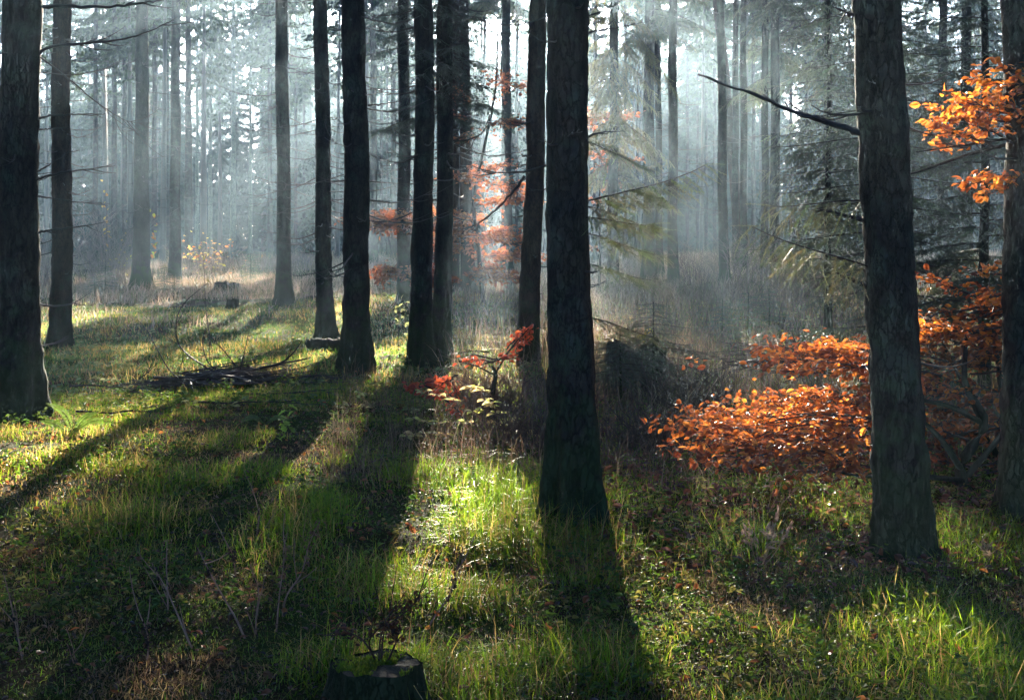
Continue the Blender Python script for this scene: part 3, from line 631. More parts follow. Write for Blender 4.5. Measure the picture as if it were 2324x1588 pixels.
def beech(label, base, stems, sprays, cols, size, seed, group='autumn beeches', r=.03, nl=22, name='beech_tree', cat='beech tree', vert=.12):
    rng = np.random.default_rng(seed); o = thing(name, label, cat, tuple(base), group); base = np.array(base)
    mt = MB()
    for pts, r0, r1 in stems:
        P = np.array(pts, float)-base; n = 14; t = np.linspace(0, len(P)-1, n); i0 = np.clip(t.astype(int), 0, len(P)-2); f = (t-i0)[:, None]
        Pm = np.vstack([2*P[0]-P[1], P, 2*P[-1]-P[-2]]); a, b, c, d = Pm[i0], Pm[i0+1], Pm[i0+2], Pm[i0+3]
        Q = .5*((2*b)+(-a+c)*f+(2*a-5*b+4*c-d)*f**2+(-a+3*b-3*c+d)*f**3)
        tube(mt, Q, np.linspace(r0, r1, n), 8, (.04, .035, .03))
    mt.build('trunk', M_BEECHBARK, o, smooth=True)
    CARVE[0] = base
    for p, d, L, dep in sprays:
        wood = MB(); lv = MB(); spray(wood, lv, np.array(p)-base, d, L, rng, cols, size, nl, dep, vert=vert)
        b = wood.build('branch', M_TWIG, o); lv.build('leaves', M_BEECH, b)
    CARVE[0] = None
    return o
rb_ = np.random.default_rng(91)
# young orange beech behind the thick right trunk
bx, by = (2205-CX)/F*8.7, 8.7; bz = float(H(bx, by))
stems = [([(bx, by, bz-.1), at3(2180, 1060, 8.7), at3(2235, 960, 8.7), at3(2190, 870, 8.7), at3(2195, 760, 8.8)], .045, .012),
         ([at3(2185, 1070, 8.7), at3(2130, 990, 8.6), at3(2060, 940, 8.5), at3(1980, 960, 8.4)], .022, .008),
         ([at3(2230, 960, 8.7), at3(2150, 920, 8.6), at3(2050, 900, 8.5), at3(1990, 870, 8.5)], .018, .008),
         ([at3(2195, 1080, 8.7), at3(2290, 960, 8.6), at3(2330, 850, 8.5)], .02, .01),
         ([at3(2190, 1090, 8.7), at3(2080, 1080, 8.3), at3(1960, 1080, 8.0), at3(1850, 1060, 7.9)], .018, .005)]
spr = []
for (x, y, d, dx, dz, L) in [(2060, 815, 8.8, -1, .02, 1.0), (2060, 845, 8.4, -1, -.02, 1.15), (1990, 835, 8.1, -1, -.06, .85), (2000, 800, 8.6, -1, -.03, .55), (1900, 850, 8.5, -1, -.06, .5),
        (2060, 930, 8.5, -1, -.06, .9), (2060, 960, 8.1, -1, -.09, 1.15), (2060, 985, 8.4, -1, -.06, 1.35), (2040, 1020, 8.0, -1, -.02, 1.25), (1990, 905, 8.6, -1, -.08, .55), (1960, 1040, 7.9, -1, .03, .9), (1980, 1060, 8.3, -1, .03, .9), (1990, 950, 7.8, -1, -.12, .7), (1960, 990, 8.6, -1, -.05, .7),
        (2200, 760, 8.6, 1, .1, .5), (2180, 780, 8.8, -1, .15, .5), (2230, 720, 8.6, .8, .2, .5), (2200, 850, 8.8, .9, 0, .5), (2220, 900, 8.9, -.8, 0, .55), (2240, 980, 8.9, .9, .1, .5),
        (2120, 900, 9.0, -.3, .1, .6), (2150, 830, 9.1, .4, .1, .6), (2200, 1000, 9.0, -.6, .1, .6), (2270, 700, 8.7, -.6, .2, .5), (2290, 800, 8.9, -.5, .1, .6), (2150, 990, 9.2, .3, 0, .6), (2110, 720, 9.0, .2, 0, .35),
        (2330, 640, 8.5, -1, .15, .35), (2330, 780, 8.6, -1, .1, .6), (2330, 900, 8.8, -1, 0, .6)]:
    spr.append((at3(x, y, d), (dx, rb_.uniform(-.5, .5), dz), L, 2))
beech('bushy young beech with glowing orange leaves behind the thick right trunk', (bx, by, bz), stems, spr, ORANGE, (.026, .064), 92, nl=13, vert=.09)
spr = []
for i in range(46):
    x = rb_.uniform(2110, 2380); y = rb_.uniform(690, 1130); spr.append((at3(x, y, rb_.uniform(8.9, 9.9)), (rb_.choice([-1, 1]), rb_.uniform(-.6, .6), rb_.uniform(-.05, .15)), rb_.uniform(.4, .75), 2))
rx_, ry_ = (2290-CX)/F*9.5, 9.5; rz_ = float(H(rx_, ry_))
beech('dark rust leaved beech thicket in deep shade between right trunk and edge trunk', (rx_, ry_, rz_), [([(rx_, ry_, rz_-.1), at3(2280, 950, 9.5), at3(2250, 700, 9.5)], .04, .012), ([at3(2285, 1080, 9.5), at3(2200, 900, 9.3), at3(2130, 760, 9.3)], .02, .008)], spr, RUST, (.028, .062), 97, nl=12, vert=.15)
# orange beech sprays reaching in from the right, over the edge trunk
ex, ey = at(2500, 1150); ez = float(H(ex, ey)); ey = 8.2; ex = (2520-CX)/F*ey; ez = float(H(ex, ey))
stems = [([(ex, ey, ez-.1), at3(2500, 900, 8.2), at3(2490, 500, 8.2), at3(2480, 200, 8.2), at3(2480, -100, 8.2)], .07, .03),
         ([at3(2490, 420, 8.2), at3(2350, 330, 8.1), at3(2220, 345, 8.0), at3(2100, 385, 8.0), at3(2040, 400, 8)], .016, .004),
         ([at3(2490, 330, 8.2), at3(2350, 310, 8.0), at3(2200, 328, 7.9), at3(2080, 345, 7.8)], .012, .004),
         ([at3(2490, 560, 8.2), at3(2400, 470, 8.0), at3(2300, 440, 7.9)], .014, .005)]
spr = []
for (x, y, d, dx, dz, L) in [(2400, 250, 7.9, -1, -.02, .6), (2400, 210, 7.8, -1, .03, .5), (2370, 300, 7.8, -1, .1, .65), (2260, 335, 7.9, -1, .25, .4), (2300, 330, 7.7, -.8, .3, .35), (2380, 160, 7.8, -1, 0, .35),
        (2380, 430, 7.9, -1, -.02, .38), (2390, 400, 7.8, -1, -.12, .45), (2330, 430, 7.9, -1, -.15, .28), (2380, 520, 7.9, -1, .1, .2), (2400, 620, 8, -1, .1, .3), (2400, 680, 8.1, -1, 0, .4), (2300, 240, 7.9, -1, -.1, .3), (2200, 340, 7.9, -1, .1, .22)]:
    spr.append((at3(x, y, d), (dx, rb_.uniform(-.4, .4), dz), L, 1 if L < .4 else 2))
beech('beech reaching in from the right with glowing orange sprays high up', (ex, ey, ez), stems, spr, [(.60, .20, .02), (.52, .15, .02), (.44, .12, .015), (.64, .26, .04), (.3, .08, .02)], (.032, .062), 93, nl=18)
# red beech in the haze
X, Y = at(1098, 690); z = float(H(X, Y)); Y0 = Y
stems = [([(X, Y, z-.1), at3(1085, 560, Y), at3(1075, 450, Y), at3(1100, 330, Y), at3(1125, 200, Y), at3(1130, 60, Y)], .05, .015)]
spr = []
for i in range(22):
    y = rb_.uniform(170, 660); xb = 1075+.1*max(0, 450-y)
    a = rb_.uniform(0, 6.28); spr.append((at3(xb, y, Y), (math.cos(a), math.sin(a)*.8, rb_.uniform(-.05, .12)), rb_.uniform(.7, 1.25)*(1.25 if y > 380 else .9), 1))
for (x, y, dx, L) in [(1080, 520, -1, .8), (1060, 640, 1, 1.1), (1060, 620, 1, .8), (1050, 540, 1, 1.2), (1050, 520, -1, 2.0), (1050, 640, -1, 1.7)]:
    spr.append((at3(x, y, Y-.5), (dx, .1, 0), L, 2))
beech('slender russet beech glowing in the haze between two dark trunks', (X, Y, z), stems, spr, RED, (.06, .11), 94, nl=10)
X, Y = at(1360, 665); z = float(H(X, Y))
spr = [(at3(1360, y, Y), (math.cos(a), math.sin(a)*.8, .05), L, 1) for y, a, L in [(rb_.uniform(250, 600), rb_.uniform(0, 6.28), rb_.uniform(.6, 1.1)) for _ in range(12)]]
beech('dull red beech sprays between the thick centre trunk and golden spruce', (X, Y, z), [([(X, Y, z-.1), at3(1362, 500, Y), at3(1358, 250, Y)], .035, .01)], spr, RED, (.08, .14), 95, nl=9)
# low red beech sapling left of centre trunk
X, Y = at(1120, 960); z = float(H(X, Y))
stems = [([(X, Y, z-.05), at3(1118, 900, Y), at3(1125, 850, Y), at3(1115, 830, Y)], .022, .012), ([at3(1122, 850, Y), at3(1160, 790, Y), at3(1200, 745, Y)], .008, .003), ([at3(1120, 850, Y), at3(1080, 830, Y), at3(1040, 820, Y)], .008, .003)]
spr = [(at3(x, y, Y+rb_.uniform(-.2, .2)), (dx, rb_.uniform(-.4, .4), dz), L, 1) for x, y, dx, dz, L in
       [(1130, 820, 1, .75, .3), (1150, 790, 1, .8, .22), (1160, 780, 1, .6, .2), (1130, 815, -1, .05, .3), (1120, 820, -1, -.05, .28), (1110, 800, -1, 0, .24), (1100, 825, .8, .1, .25), (1030, 860, -1, -.2, .25), (1030, 900, -1, .1, .22), (1020, 860, .3, -.5, .2), (1000, 900, .5, -.4, .2), (1040, 850, -.6, -.4, .25), (980, 880, -1, 0, .2)]]
beech('low beech sapling on a stubby stem with deep red leaves', (X, Y, z), stems, spr, [(.45, .07, .02), (.36, .05, .02), (.5, .10, .03)], (.035, .06), 96, nl=30)

# ------------------------------------------------------------------ stumps, log, brushwood
def stump(px, py, wpx, h, label, seed, mossy=.6, rough=.12, d=None, name='tree_stump', flare=.6):
    X, Y = at(px, py) if d is None else ((px-CX)/F*d, d); z = float(H(X, Y)); r = wpx/F*Y/2; rng = np.random.default_rng(seed)
    o = thing(name, label, 'stump', (X, Y, z), 'old stumps')
    n = 48; th = np.arange(n)/n*2*math.pi; k = rng.integers(4, 7); ph = rng.uniform(0, 6)
    rows = 26; zt = np.linspace(-.2, 1, rows); V = []
    edge = h*(1+rough*(vn(np.cos(th)*3+seed, np.sin(th)*3, 1)-.5)*2+rough*.7*(vn(np.cos(th)*9+seed, np.sin(th)*9, 2)-.5))
    for i, u in enumerate(zt):
        rr = r*(1+flare*np.exp(-max(u, 0)*h/.08)*(.5+.5*np.sin(k*th+ph))+.035*np.sin(k*th+ph))*(1+.10*(vn(th*5+seed, np.full(n, u*h*9), 3)-.5)+.09*(vn(th*16, np.full(n, u*h*5), 4)-.5))
        V.append(np.stack([rr*np.cos(th), rr*np.sin(th), u*edge], -1))
    V = np.array(V); i = np.arange(rows-1)[:, None]; j = np.arange(n)[None]
    q = np.stack([i*n+j, i*n+(j+1) % n, (i+1)*n+(j+1) % n, (i+1)*n+j], -1).reshape(-1, 4)
    mb = MB(); mb.add(V.reshape(-1, 3), q, (1, 1, 1)); mb.build('bark', M_DEAD, o, smooth=True)
    mb = MB(); W = []; m = 7
    for a in range(m):
        f = 1-a/(m-1)*.995; e = V[-1].copy(); e[:, :2] *= f*.985; e[:, 2] = e[:, 2]*f+(1-f)*edge.mean()*.99-.004+.012*(vn(e[:, 0]*30, e[:, 1]*30, 3)-.5); W.append(e)
    W = np.array(W); i = np.arange(m-1)[:, None]
    q = np.stack([i*n+j, i*n+(j+1) % n, (i+1)*n+(j+1) % n, (i+1)*n+j], -1).reshape(-1, 4)
    mb.add(W.reshape(-1, 3), q, (1, 1, 1)); mb.build('cut_top', M_STUMPTOP, o, smooth=True)
    return o, X, Y, z, r
M_STUMPTOP = bark_mat('mossy_cut_wood', (.16, .12, .075), (.07, .10, .025), (.06, .045, .028), moss=0, scale=2, bump=.6, lichen=.9)
st = stump(855, 1588, 190, .15, 'black rotten stump in the foreground with a mossy cut top', 3, d=4.6, rough=.07, flare=.5)
def moss_cap(o, r, z, n, seed):
    q = np.random.default_rng(seed); a = q.uniform(0, 6.28, n); rad = r*np.sqrt(q.random(n))*1.0; P = np.stack([rad*np.cos(a), rad*np.sin(a), np.full(n, z)+.004], -1); k = vn(P[:, 0]*14, P[:, 1]*14, 5) > .55; P = P[k]; n = len(P)
    mb = MB(); d = np.stack([q.normal(0, .5, n), q.normal(0, .5, n), np.ones(n)], -1); place(mb, NARROW[0], NARROW[1], P, d, q.uniform(.008, .028, n), np.array([(.10, .17, .01), (.16, .19, .02), (.07, .12, .01)])[q.integers(0, 3, n)], rng=q); mb.build('moss_cap', M_GRASS, o)
moss_cap(st[0], st[4], .135, 2600, 3)
stump(517, 664, 56, .28, 'old mossy stump far back on the left beside a small mound', 5, rough=.35)
stump(1442, 905, 135, .52, 'big broken stump in shade right of the thick centre trunk', 6, rough=.3)
stump(528, 700, 24, .2, 'small dark stump piece among the stones below the old mossy stump', 8)
# broken snag
X, Y = at(1797, 612); z = float(H(X, Y)); o = thing('broken_snag', 'splintered snag stump behind brambles near the dim trunks on the right', 'snag', (X, Y, z))
mb = MB(); rg = np.random.default_rng(4)
for k in range(9):
    x = rg.uniform(-.25, .25); hh = rg.uniform(.5, 1.7); tube(mb, [(x, 0, -.1), (x+rg.uniform(-.05, .05), .02, hh*.6), (x+rg.uniform(-.12, .12), 0, hh)], [.12, .09, .01], 6, (.05, .04, .03))
mb.build('splintered_wood', M_DEAD, o)
# mossy log at slim dark trunk's foot
def log(px, py, Lm, r, ang, label, seed, name='fallen_log'):
    X, Y = at(px, py); z = float(H(X, Y)); o = thing(name, label, 'log', (X, Y, z))
    n = 30; t = np.linspace(-.5, .5, n); rg = np.random.default_rng(seed)
    P = np.stack([t*Lm*math.cos(ang), t*Lm*math.sin(ang), r*.55+H(X+t*Lm*math.cos(ang), Y+t*Lm*math.sin(ang))-z], -1)
    mb = MB(); rad = r*(1+.15*rg.normal(size=n)).clip(.6, 1.4); rad[0] *= .5; rad[-1] *= .4; tube(mb, P, rad, 14, (1, 1, 1)); mb.build('log', M_DEAD, o, smooth=True)
log(742, 800, .55, .11, .1, 'short dark log lying at the foot of the slim dark spruce', 1)
log(1690, 655, 3.2, .09, .25, 'long fallen pole lying in the brambles behind the orange leaves', 2)
# brushwood pile
X, Y = at(480, 872); z = float(H(X, Y)); o = thing('brushwood_pile', 'flat pile of dark sticks with long arching whips on the moss', 'brushwood', (X, Y, z)); rg = np.random.default_rng(8)
mb = MB()
for k in range(150):
    x = rg.normal(.1, .42); a = rg.normal(0, .7); L = rg.uniform(.15, .85); zz = rg.uniform(0, .09)*math.exp(-(x/.6)**2)+.015
    stick(mb, np.array([x-L/2, rg.normal(0, .22), zz+float(H(X+x, Y))-z]), [math.cos(a), math.sin(a), rg.normal(0, .08)], L, rg.uniform(.003, .009)+(.012 if rg.random() < .12 else 0), rg, 4, 0, rg.uniform(-.02, .08), 2, tuple(np.array([.075, .055, .045])*rg.uniform(.3, 1.6)))
mb.build('sticks', M_TWIG, o)
def whip(parent, pts, r, Y, org, kids=2, seed=0, name='whip', mat_=None, col=(.035, .025, .022)):
    rg = np.random.default_rng(seed); P = np.array([at3(x, y, Y) for x, y in pts])-org; n = 22; t = np.linspace(0, len(P)-1, n); i0 = np.clip(t.astype(int), 0, len(P)-2); f = (t-i0)[:, None]
    Pm = np.vstack([2*P[0]-P[1], P, 2*P[-1]-P[-2]]); a, b, c, d = Pm[i0], Pm[i0+1], Pm[i0+2], Pm[i0+3]
    Q = .5*((2*b)+(-a+c)*f+(2*a-5*b+4*c-d)*f**2+(-a+3*b-3*c+d)*f**3); Q[:, 1] += rg.uniform(-.15, .15)*np.linspace(0, 1, n)
    mb = MB(); tube(mb, Q, r*np.linspace(1, .25, n), 5, col)
    for _ in range(kids):
        k = rg.integers(6, n-2); stick(mb, Q[k], norm(Q[k+1]-Q[k])+rg.normal(0, .5, 3), .15*rg.uniform(.5, 1.5), r*.3, rg, 3, 0, .1, 0, col)
    return mb.build(name, mat_ or M_TWIG, parent), Q
og = np.array([X, Y, z])
for i, (pts, r) in enumerate([([(545, 868), (470, 835), (410, 790), (398, 740), (415, 690), (470, 642)], .011), ([(430, 880), (385, 840), (355, 790), (330, 745), (295, 735)], .009), ([(540, 855), (480, 830), (462, 780), (475, 740), (500, 725)], .007),
        ([(590, 835), (640, 822), (672, 795), (690, 770)], .014), ([(545, 840), (552, 800), (560, 750)], .008), ([(535, 830), (500, 790), (468, 760)], .007), ([(315, 860), (335, 845), (360, 822)], .008), ([(400, 882), (403, 850), (415, 810)], .007), ([(478, 830), (476, 800), (478, 780)], .005)]):
    whip(o, pts, r, Y+(.0 if i else .0), og, 3, i)
# scattered sticks
for i, (x, y, L, a, lb) in enumerate([(640, 905, 1.0, .1, 'thin dead stick on the moss right below the brushwood pile'), (560, 925, .9, -.15, 'thin dead stick lying nearer than the brushwood pile'), (300, 945, .9, -.35, 'crooked stick on moss right of the left fern'), (700, 870, .8, .4, 'stick on the moss below the slim dark spruce'), (240, 885, .7, .2, 'short stick on moss left of the brushwood pile')]):
    X, Y = at(x, y); z = float(H(X, Y)); mb = MB(); stick(mb, np.array([-L/2, 0, .02]), [math.cos(a), math.sin(a), .0], L, .009, np.random.default_rng(i), 5, 0, .03, 5, (.04, .03, .025))
    q = mb.build('fallen_stick', M_TWIG); q.location = (X, Y, z+.02); tag(q, lb, 'stick', 'dead sticks on the moss')

# ------------------------------------------------------------------ saplings, shrubs, bramble, ferns, stalks
def sapling(px, py, pts, label, seed, leaves=14, cols=((.3, .3, .05),), size=(.05, .08), r=.007, name='leafy_sapling', group=None, kids=5):
    X, Y = at(px, py); z = float(H(X, Y)); org = np.array([X, Y, z]); o = thing(name, label, 'sapling', tuple(org), group)
    ob, Q = whip(o, [(px, py)]+pts, r, Y, org, kids, seed, 'stem')
    rg = np.random.default_rng(seed); lv = MB(); leafy(lv, Q[8:], leaves, rg, size, cols, spread=.06, proto=LOBED if seed % 2 else OVAL); lv.build('leaves', M_HERB, o)
sapling(480, 790, [(472, 740), (466, 690), (464, 620), (460, 560)], 'thin bare sapling standing up behind the brushwood pile', 1, 10, ((.3, .25, .08),))
sapling(238, 650, [(240, 600), (243, 500), (240, 420)], 'tall thin sapling with yellow leaves in the twiggy shrub', 2, 26, ((.5, .35, .06), (.5, .25, .05)), (.09, .16), .02)
sapling(345, 560+90, [(348, 600), (352, 540), (345, 470)], 'sapling with orange and yellow leaves beside the mossy-footed trunk', 3, 22, ((.55, .2, .04), (.4, .4, .06)), (.10, .17), .015)
sapling(905, 800, [(903, 770), (905, 730), (910, 690)], 'small leafy sapling left of the two close dark trunks', 4, 18, ((.2, .22, .08),), (.05, .08))
sapling(1765, 800, [(1770, 775), (1775, 752)], 'single pale yellow sprig sticking above the orange leaves', 6, 6, ((.6, .55, .15),), (.05, .07), .003, kids=0)
sapling(1440, 900, [(1445, 850), (1450, 790), (1480, 770)], 'sapling with yellow green leaves in front of the big broken stump', 7, 22, ((.35, .36, .05), (.5, .35, .05)), (.05, .08), .005)
sapling(655, 1010, [(652, 985), (650, 965)], 'small bright green seedling on the moss in mid clearing', 9, 12, ((.25, .38, .05),), (.05, .08), .003, kids=0)
def twiggy(px, py, wpx, h, n, label, seed, col, name='twiggy_shrub', leaf=None, group='leafless twiggy shrubs'):
    X, Y = at(px, py); z = float(H(X, Y)); rg = np.random.default_rng(seed); mb = MB(); wd = wpx/F*Y/2
    o = thing(name, label, 'shrub', (X, Y, z), group)
    for k in range(n):
        a = rg.uniform(0, 6.28); q = rg.random()**.5*wd; p = np.array([q*math.cos(a), q*.7*math.sin(a), -.03]); lean = np.array([rg.normal(0, .3), rg.normal(0, .3), 1.])
        stick(mb, p, lean, h*rg.uniform(.4, 1.15), .007 if Y > 25 else .0035, rg, 3, -.02, -.12, 4, tuple(np.array(col)*rg.uniform(.6, 1.5)))
    mb.build('stems', M_TWIG, o)
    if leaf:
        lv = MB(); P = rg.normal(0, 1, (leaf[0], 3))*[wd*.5, wd*.4, h*.28]+[0, 0, h*.5]; place(lv, OVAL[0], OVAL[1], P, rg.normal(size=P.shape)*[1, 1, .3], rg.uniform(*leaf[2], leaf[0]), np.array(leaf[1])[rg.integers(0, len(leaf[1]), leaf[0])], up=norm(rg.normal(0, .6, P.shape)+[0, 0, 1]), rng=rg); lv.build('leaves', M_HERB, o)
PK = (.22, .17, .17)
twiggy(240, 655, 110, 2.6, 95, 'tall greyish pink twiggy shrub right of the reddish trunk', 1, PK)
twiggy(105, 665, 70, 2.2, 50, 'pale twiggy shrub between the two leftmost trunks', 2, PK)
twiggy(275, 645, 60, 1.5, 50, 'lower twiggy shrub against the mossy-footed trunk', 3, PK, leaf=(60, [(.5, .42, .06), (.5, .3, .05)], (.06, .12)))
twiggy(460, 620, 150, 1.2, 90, 'bramble thicket with yellow leaves right of the slim grey trunk', 4, (.2, .15, .12), leaf=(150, [(.5, .42, .08), (.45, .28, .08), (.55, .2, .05)], (.08, .16)))
twiggy(680, 612, 60, .9, 40, 'pale bramble clump between the lone dark spruce and the slim one', 5, PK)
twiggy(1590, 640, 150, 1.3, 90, 'brown bramble thicket in the wide blue gap', 6, (.13, .09, .08))
twiggy(1730, 650, 160, 1.3, 90, 'brown bramble thicket at the feet of the crossed trunks', 7, (.12, .085, .08))
twiggy(1830, 690, 130, 1.0, 70, 'shaded bramble thicket below the pale twisted boughs', 8, (.10, .07, .06))
twiggy(1430, 690, 130, .9, 70, 'bramble tangle in front of the golden drooping spruce', 9, (.13, .10, .08))
twiggy(1100, 950, 180, .42, 130, 'dense reddish brown bramble tangle below the red beech sapling', 10, (.14, .08, .07))
twiggy(1560, 960, 200, .55, 120, 'dark dead stem tangle between thick centre trunk and orange beech', 11, (.07, .05, .045))
twiggy(1170, 1010, 130, .35, 80, 'short dead stem tangle left of the thick centre trunk', 12, (.12, .08, .06))
twiggy(1480, 1040, 160, .4, 90, 'dead brown stems close right of the thick centre trunk', 13, (.09, .07, .05))
twiggy(1760, 720, 140, .7, 60, 'purple brown bramble tangle above the seedling spruces', 14, (.10, .07, .07))
# bramble with pale leaves
X, Y = at(1060, 1010); z = float(H(X, Y)); org = np.array([X, Y, z]); o = thing('bramble', 'arching bramble with pale sunlit leaves in whorls left of centre', 'bramble', tuple(org)); lv = MB(); rg = np.random.default_rng(2)
for i, pts in enumerate([[(1110, 1000), (1080, 940), (1020, 905), (960, 890)], [(1120, 990), (1070, 960), (990, 960), (940, 950)], [(1130, 1000), (1120, 920), (1090, 880), (1070, 878)], [(1060, 1010), (1020, 985), (960, 980), (925, 985)], [(1120, 1000), (1150, 960), (1160, 960)], [(1125, 1000), (1130, 950), (1100, 910)], [(1100, 1010), (1180, 975), (1230, 1000)]]):
    _, Q = whip(o, pts, .004, Y, org, 2, i, 'stem', col=(.15, .08, .05))
    for k in (8, 13, 17, 21):
        m = 5; c = Q[min(k, 21)]; a = rg.uniform(0, 6.28)+np.arange(m)*1.2; d = np.stack([np.cos(a), np.sin(a), rg.uniform(-.3, .2, m)], -1)
        place(lv, OVAL[0], OVAL[1], np.repeat(c[None], m, 0)+d*.008, d, rg.uniform(.05, .085, m), np.array([(.55, .5, .22), (.6, .45, .2), (.42, .45, .12)])[rg.integers(0, 3, m)], up=norm(rg.normal(0, .35, (m, 3))+[0, 0, 1]), rng=rg)
lv.build('leaves', M_HERB, o)
# ferns
def fern(px, py, fronds, label, seed, col, d=None):
    X, Y = at(px, py); z = float(H(X, Y)); org = np.array([X, Y, z]); o = thing('fern', label, 'fern', tuple(org), 'ferns on the moss'); rg = np.random.default_rng(seed)
    for pts in fronds:
        ob, Q = whip(o, pts, .003, Y, org, 0, seed, 'frond', col=(.12, .14, .03)); lv = MB(); t = np.linspace(0, 1, len(Q))
        q = np.concatenate([Q, (Q[1:]+Q[:-1])/2]); tt = np.concatenate([t, (t[1:]+t[:-1])/2]); dd = norm(np.concatenate([np.gradient(Q, axis=0), np.diff(Q, axis=0)]))
        for sg in (-1, 1):
            s = norm(np.cross(dd, np.array([0.1, -.6, .8])))*sg
            place(lv, NARROW[0], NARROW[1], q, s+dd*.35, .006+.03*np.sin(np.clip(tt*2.6+.5, 0, 3.14)), np.array(col)*rg.uniform(.8, 1.2, (len(q), 1)), up=norm(rg.normal(0, .15, (len(q), 3))+[0, -.5, 1]), rng=rg)
        lv.build('leaflets', M_HERB, ob)
fern(165, 985, [[(165, 985), (152, 945), (130, 925), (105, 915)], [(165, 985), (120, 960), (90, 955)], [(165, 985), (210, 955), (270, 960)], [(165, 985), (190, 950), (220, 935)]], 'sunlit fern at the right foot of the thick left-edge trunk', 1, (.14, .22, .04))
fern(255, 965, [[(300, 985), (260, 962), (215, 962)], [(300, 985), (320, 960), (355, 962)]], 'low fern fronds on the moss right of the bigger fern', 2, (.16, .28, .06))
fern(600, 960, [[(600, 965), (630, 945), (665, 948)], [(600, 965), (580, 945), (555, 950)]], 'small low fern in the middle of the mossy clearing', 3, (.12, .2, .05))
# dead seed stalks
STG = 'dead seed stalks in the foreground grass'
def stalk(px, py, pts, label, seed, d=None, r=.0055, col=(.36, .21, .14), heads=40, dark=False, name='dead_stalk'):
    d = d or at(px, py)[1]; X = (px-CX)/F*d; z = float(H(X, d)); org = np.array([X, d, z]); o = thing(name, label, 'dead stalk', tuple(org), STG)
    ob, Q = whip(o, [(px, py)]+pts, r, d, org, 2, seed, 'stem', col=col); rg = np.random.default_rng(seed+50); lv = MB()
    k = rg.integers(12, len(Q), heads); P = Q[k]+rg.normal(0, .009, (heads, 3)); c = np.array([(.04, .03, .025), (.06, .04, .03)] if dark else [(.3, .16, .08), (.22, .12, .07), (.4, .24, .14)])[rg.integers(0, 2 if dark else 3, heads)]
    place(lv, OVAL[0], OVAL[1], P, rg.normal(size=P.shape)+[0, 0, -.6], rg.uniform(.006, .018, heads), c, rng=rg)
    if dark:
        m = 4; k = rg.integers(4, 20, m); place(lv, LOBED[0], LOBED[1], Q[k], rg.normal(size=(m, 3))*.5+[0, 0, -1], rg.uniform(.018, .035, m), c[:m], rng=rg)
    lv.build('seed_heads', M_DRY, o)
zz = 5.3
stalk(620, 1600, [(622, 1500), (628, 1420), (634, 1350), (645, 1270), (650, 1240)], 'reddish upright seed stalk left of the black foreground stump', 1, d=5.4, heads=45)
stalk(578, 1590, [(582, 1500), (585, 1400), (592, 1330), (575, 1270)], 'pinkish thin stalk left of the reddish seed stalk', 2, d=5.4, heads=40)
stalk(640, 1420, [(652, 1350), (690, 1290), (710, 1220), (735, 1168)], 'leaning tall stalk with curled seed heads tilting right', 3, d=5.6, heads=70)
stalk(575, 1500, [(535, 1420), (480, 1340), (430, 1260)], 'dark bare stalk slanting up left across the grass', 4, d=5.3, heads=25, dark=True)
stalk(470, 1560, [(420, 1450), (370, 1350), (330, 1290)], 'dark stalk slanting up left, further left than its neighbour', 5, d=5.2, heads=25, dark=True)
stalk(60, 1600, [(50, 1500), (30, 1400), (5, 1300)], 'dark stalk at the left edge of the grass', 6, d=5.1, heads=20, dark=True)
stalk(950, 1480, [(980, 1410), (1020, 1350), (1045, 1260)], 'dark thin stalk leaning right behind the foreground stump', 7, d=5.5, heads=50, dark=True)
stalk(540, 1400, [(538, 1330), (535, 1270), (530, 1240)], 'dark bushy seed stalk in the shaded grass left of centre', 8, d=6.0, heads=90, dark=True)
stalk(575, 1290, [(578, 1230), (580, 1160)], 'short dark seed head behind the dark bushy stalk', 9, d=6.8, heads=60, dark=True)
stalk(380, 1470, [(375, 1400), (365, 1300), (360, 1240)], 'brown upright stalk amid left foreground grass', 10, d=5.6, heads=30)
stalk(180, 1600, [(185, 1520), (175, 1440)], 'dark leafy dead plant near the bottom left corner', 11, d=5.1, heads=60, dark=True)
stalk(330, 1600, [(335, 1520), (345, 1450), (340, 1400)], 'dark leafy dead plant right of the bottom left corner one', 12, d=5.1, heads=70, dark=True)
# dried fern and curly plant on the stump
o = thing('dried_weed', 'curled brown dried weed growing on the foreground stump', 'dried weed', (st[1], st[2], st[3]+.17)); org = np.array([st[1], st[2], st[3]+.17]); rg = np.random.default_rng(6)
for i, pts in enumerate([[(860, 1500), (865, 1440), (890, 1400), (920, 1370)], [(865, 1500), (875, 1430), (930, 1380), (955, 1350)], [(850, 1495), (840, 1450), (870, 1410), (900, 1400)], [(880, 1500), (900, 1450), (905, 1420), (890, 1410)], [(855, 1500), (820, 1460), (780, 1450), (760, 1440)]]):
    ob, Q = whip(o, pts, .004, st[2]+.03, org, 3, i, 'stem', col=(.07, .035, .025)); lv = MB()
    leafy(lv, Q[8:], 60, rg, (.007, .022), [(.16, .06, .03), (.22, .09, .03), (.09, .045, .03)], spread=.014, flat=1., proto=LOBED); lv.build('curled_leaves', M_DRY, ob)
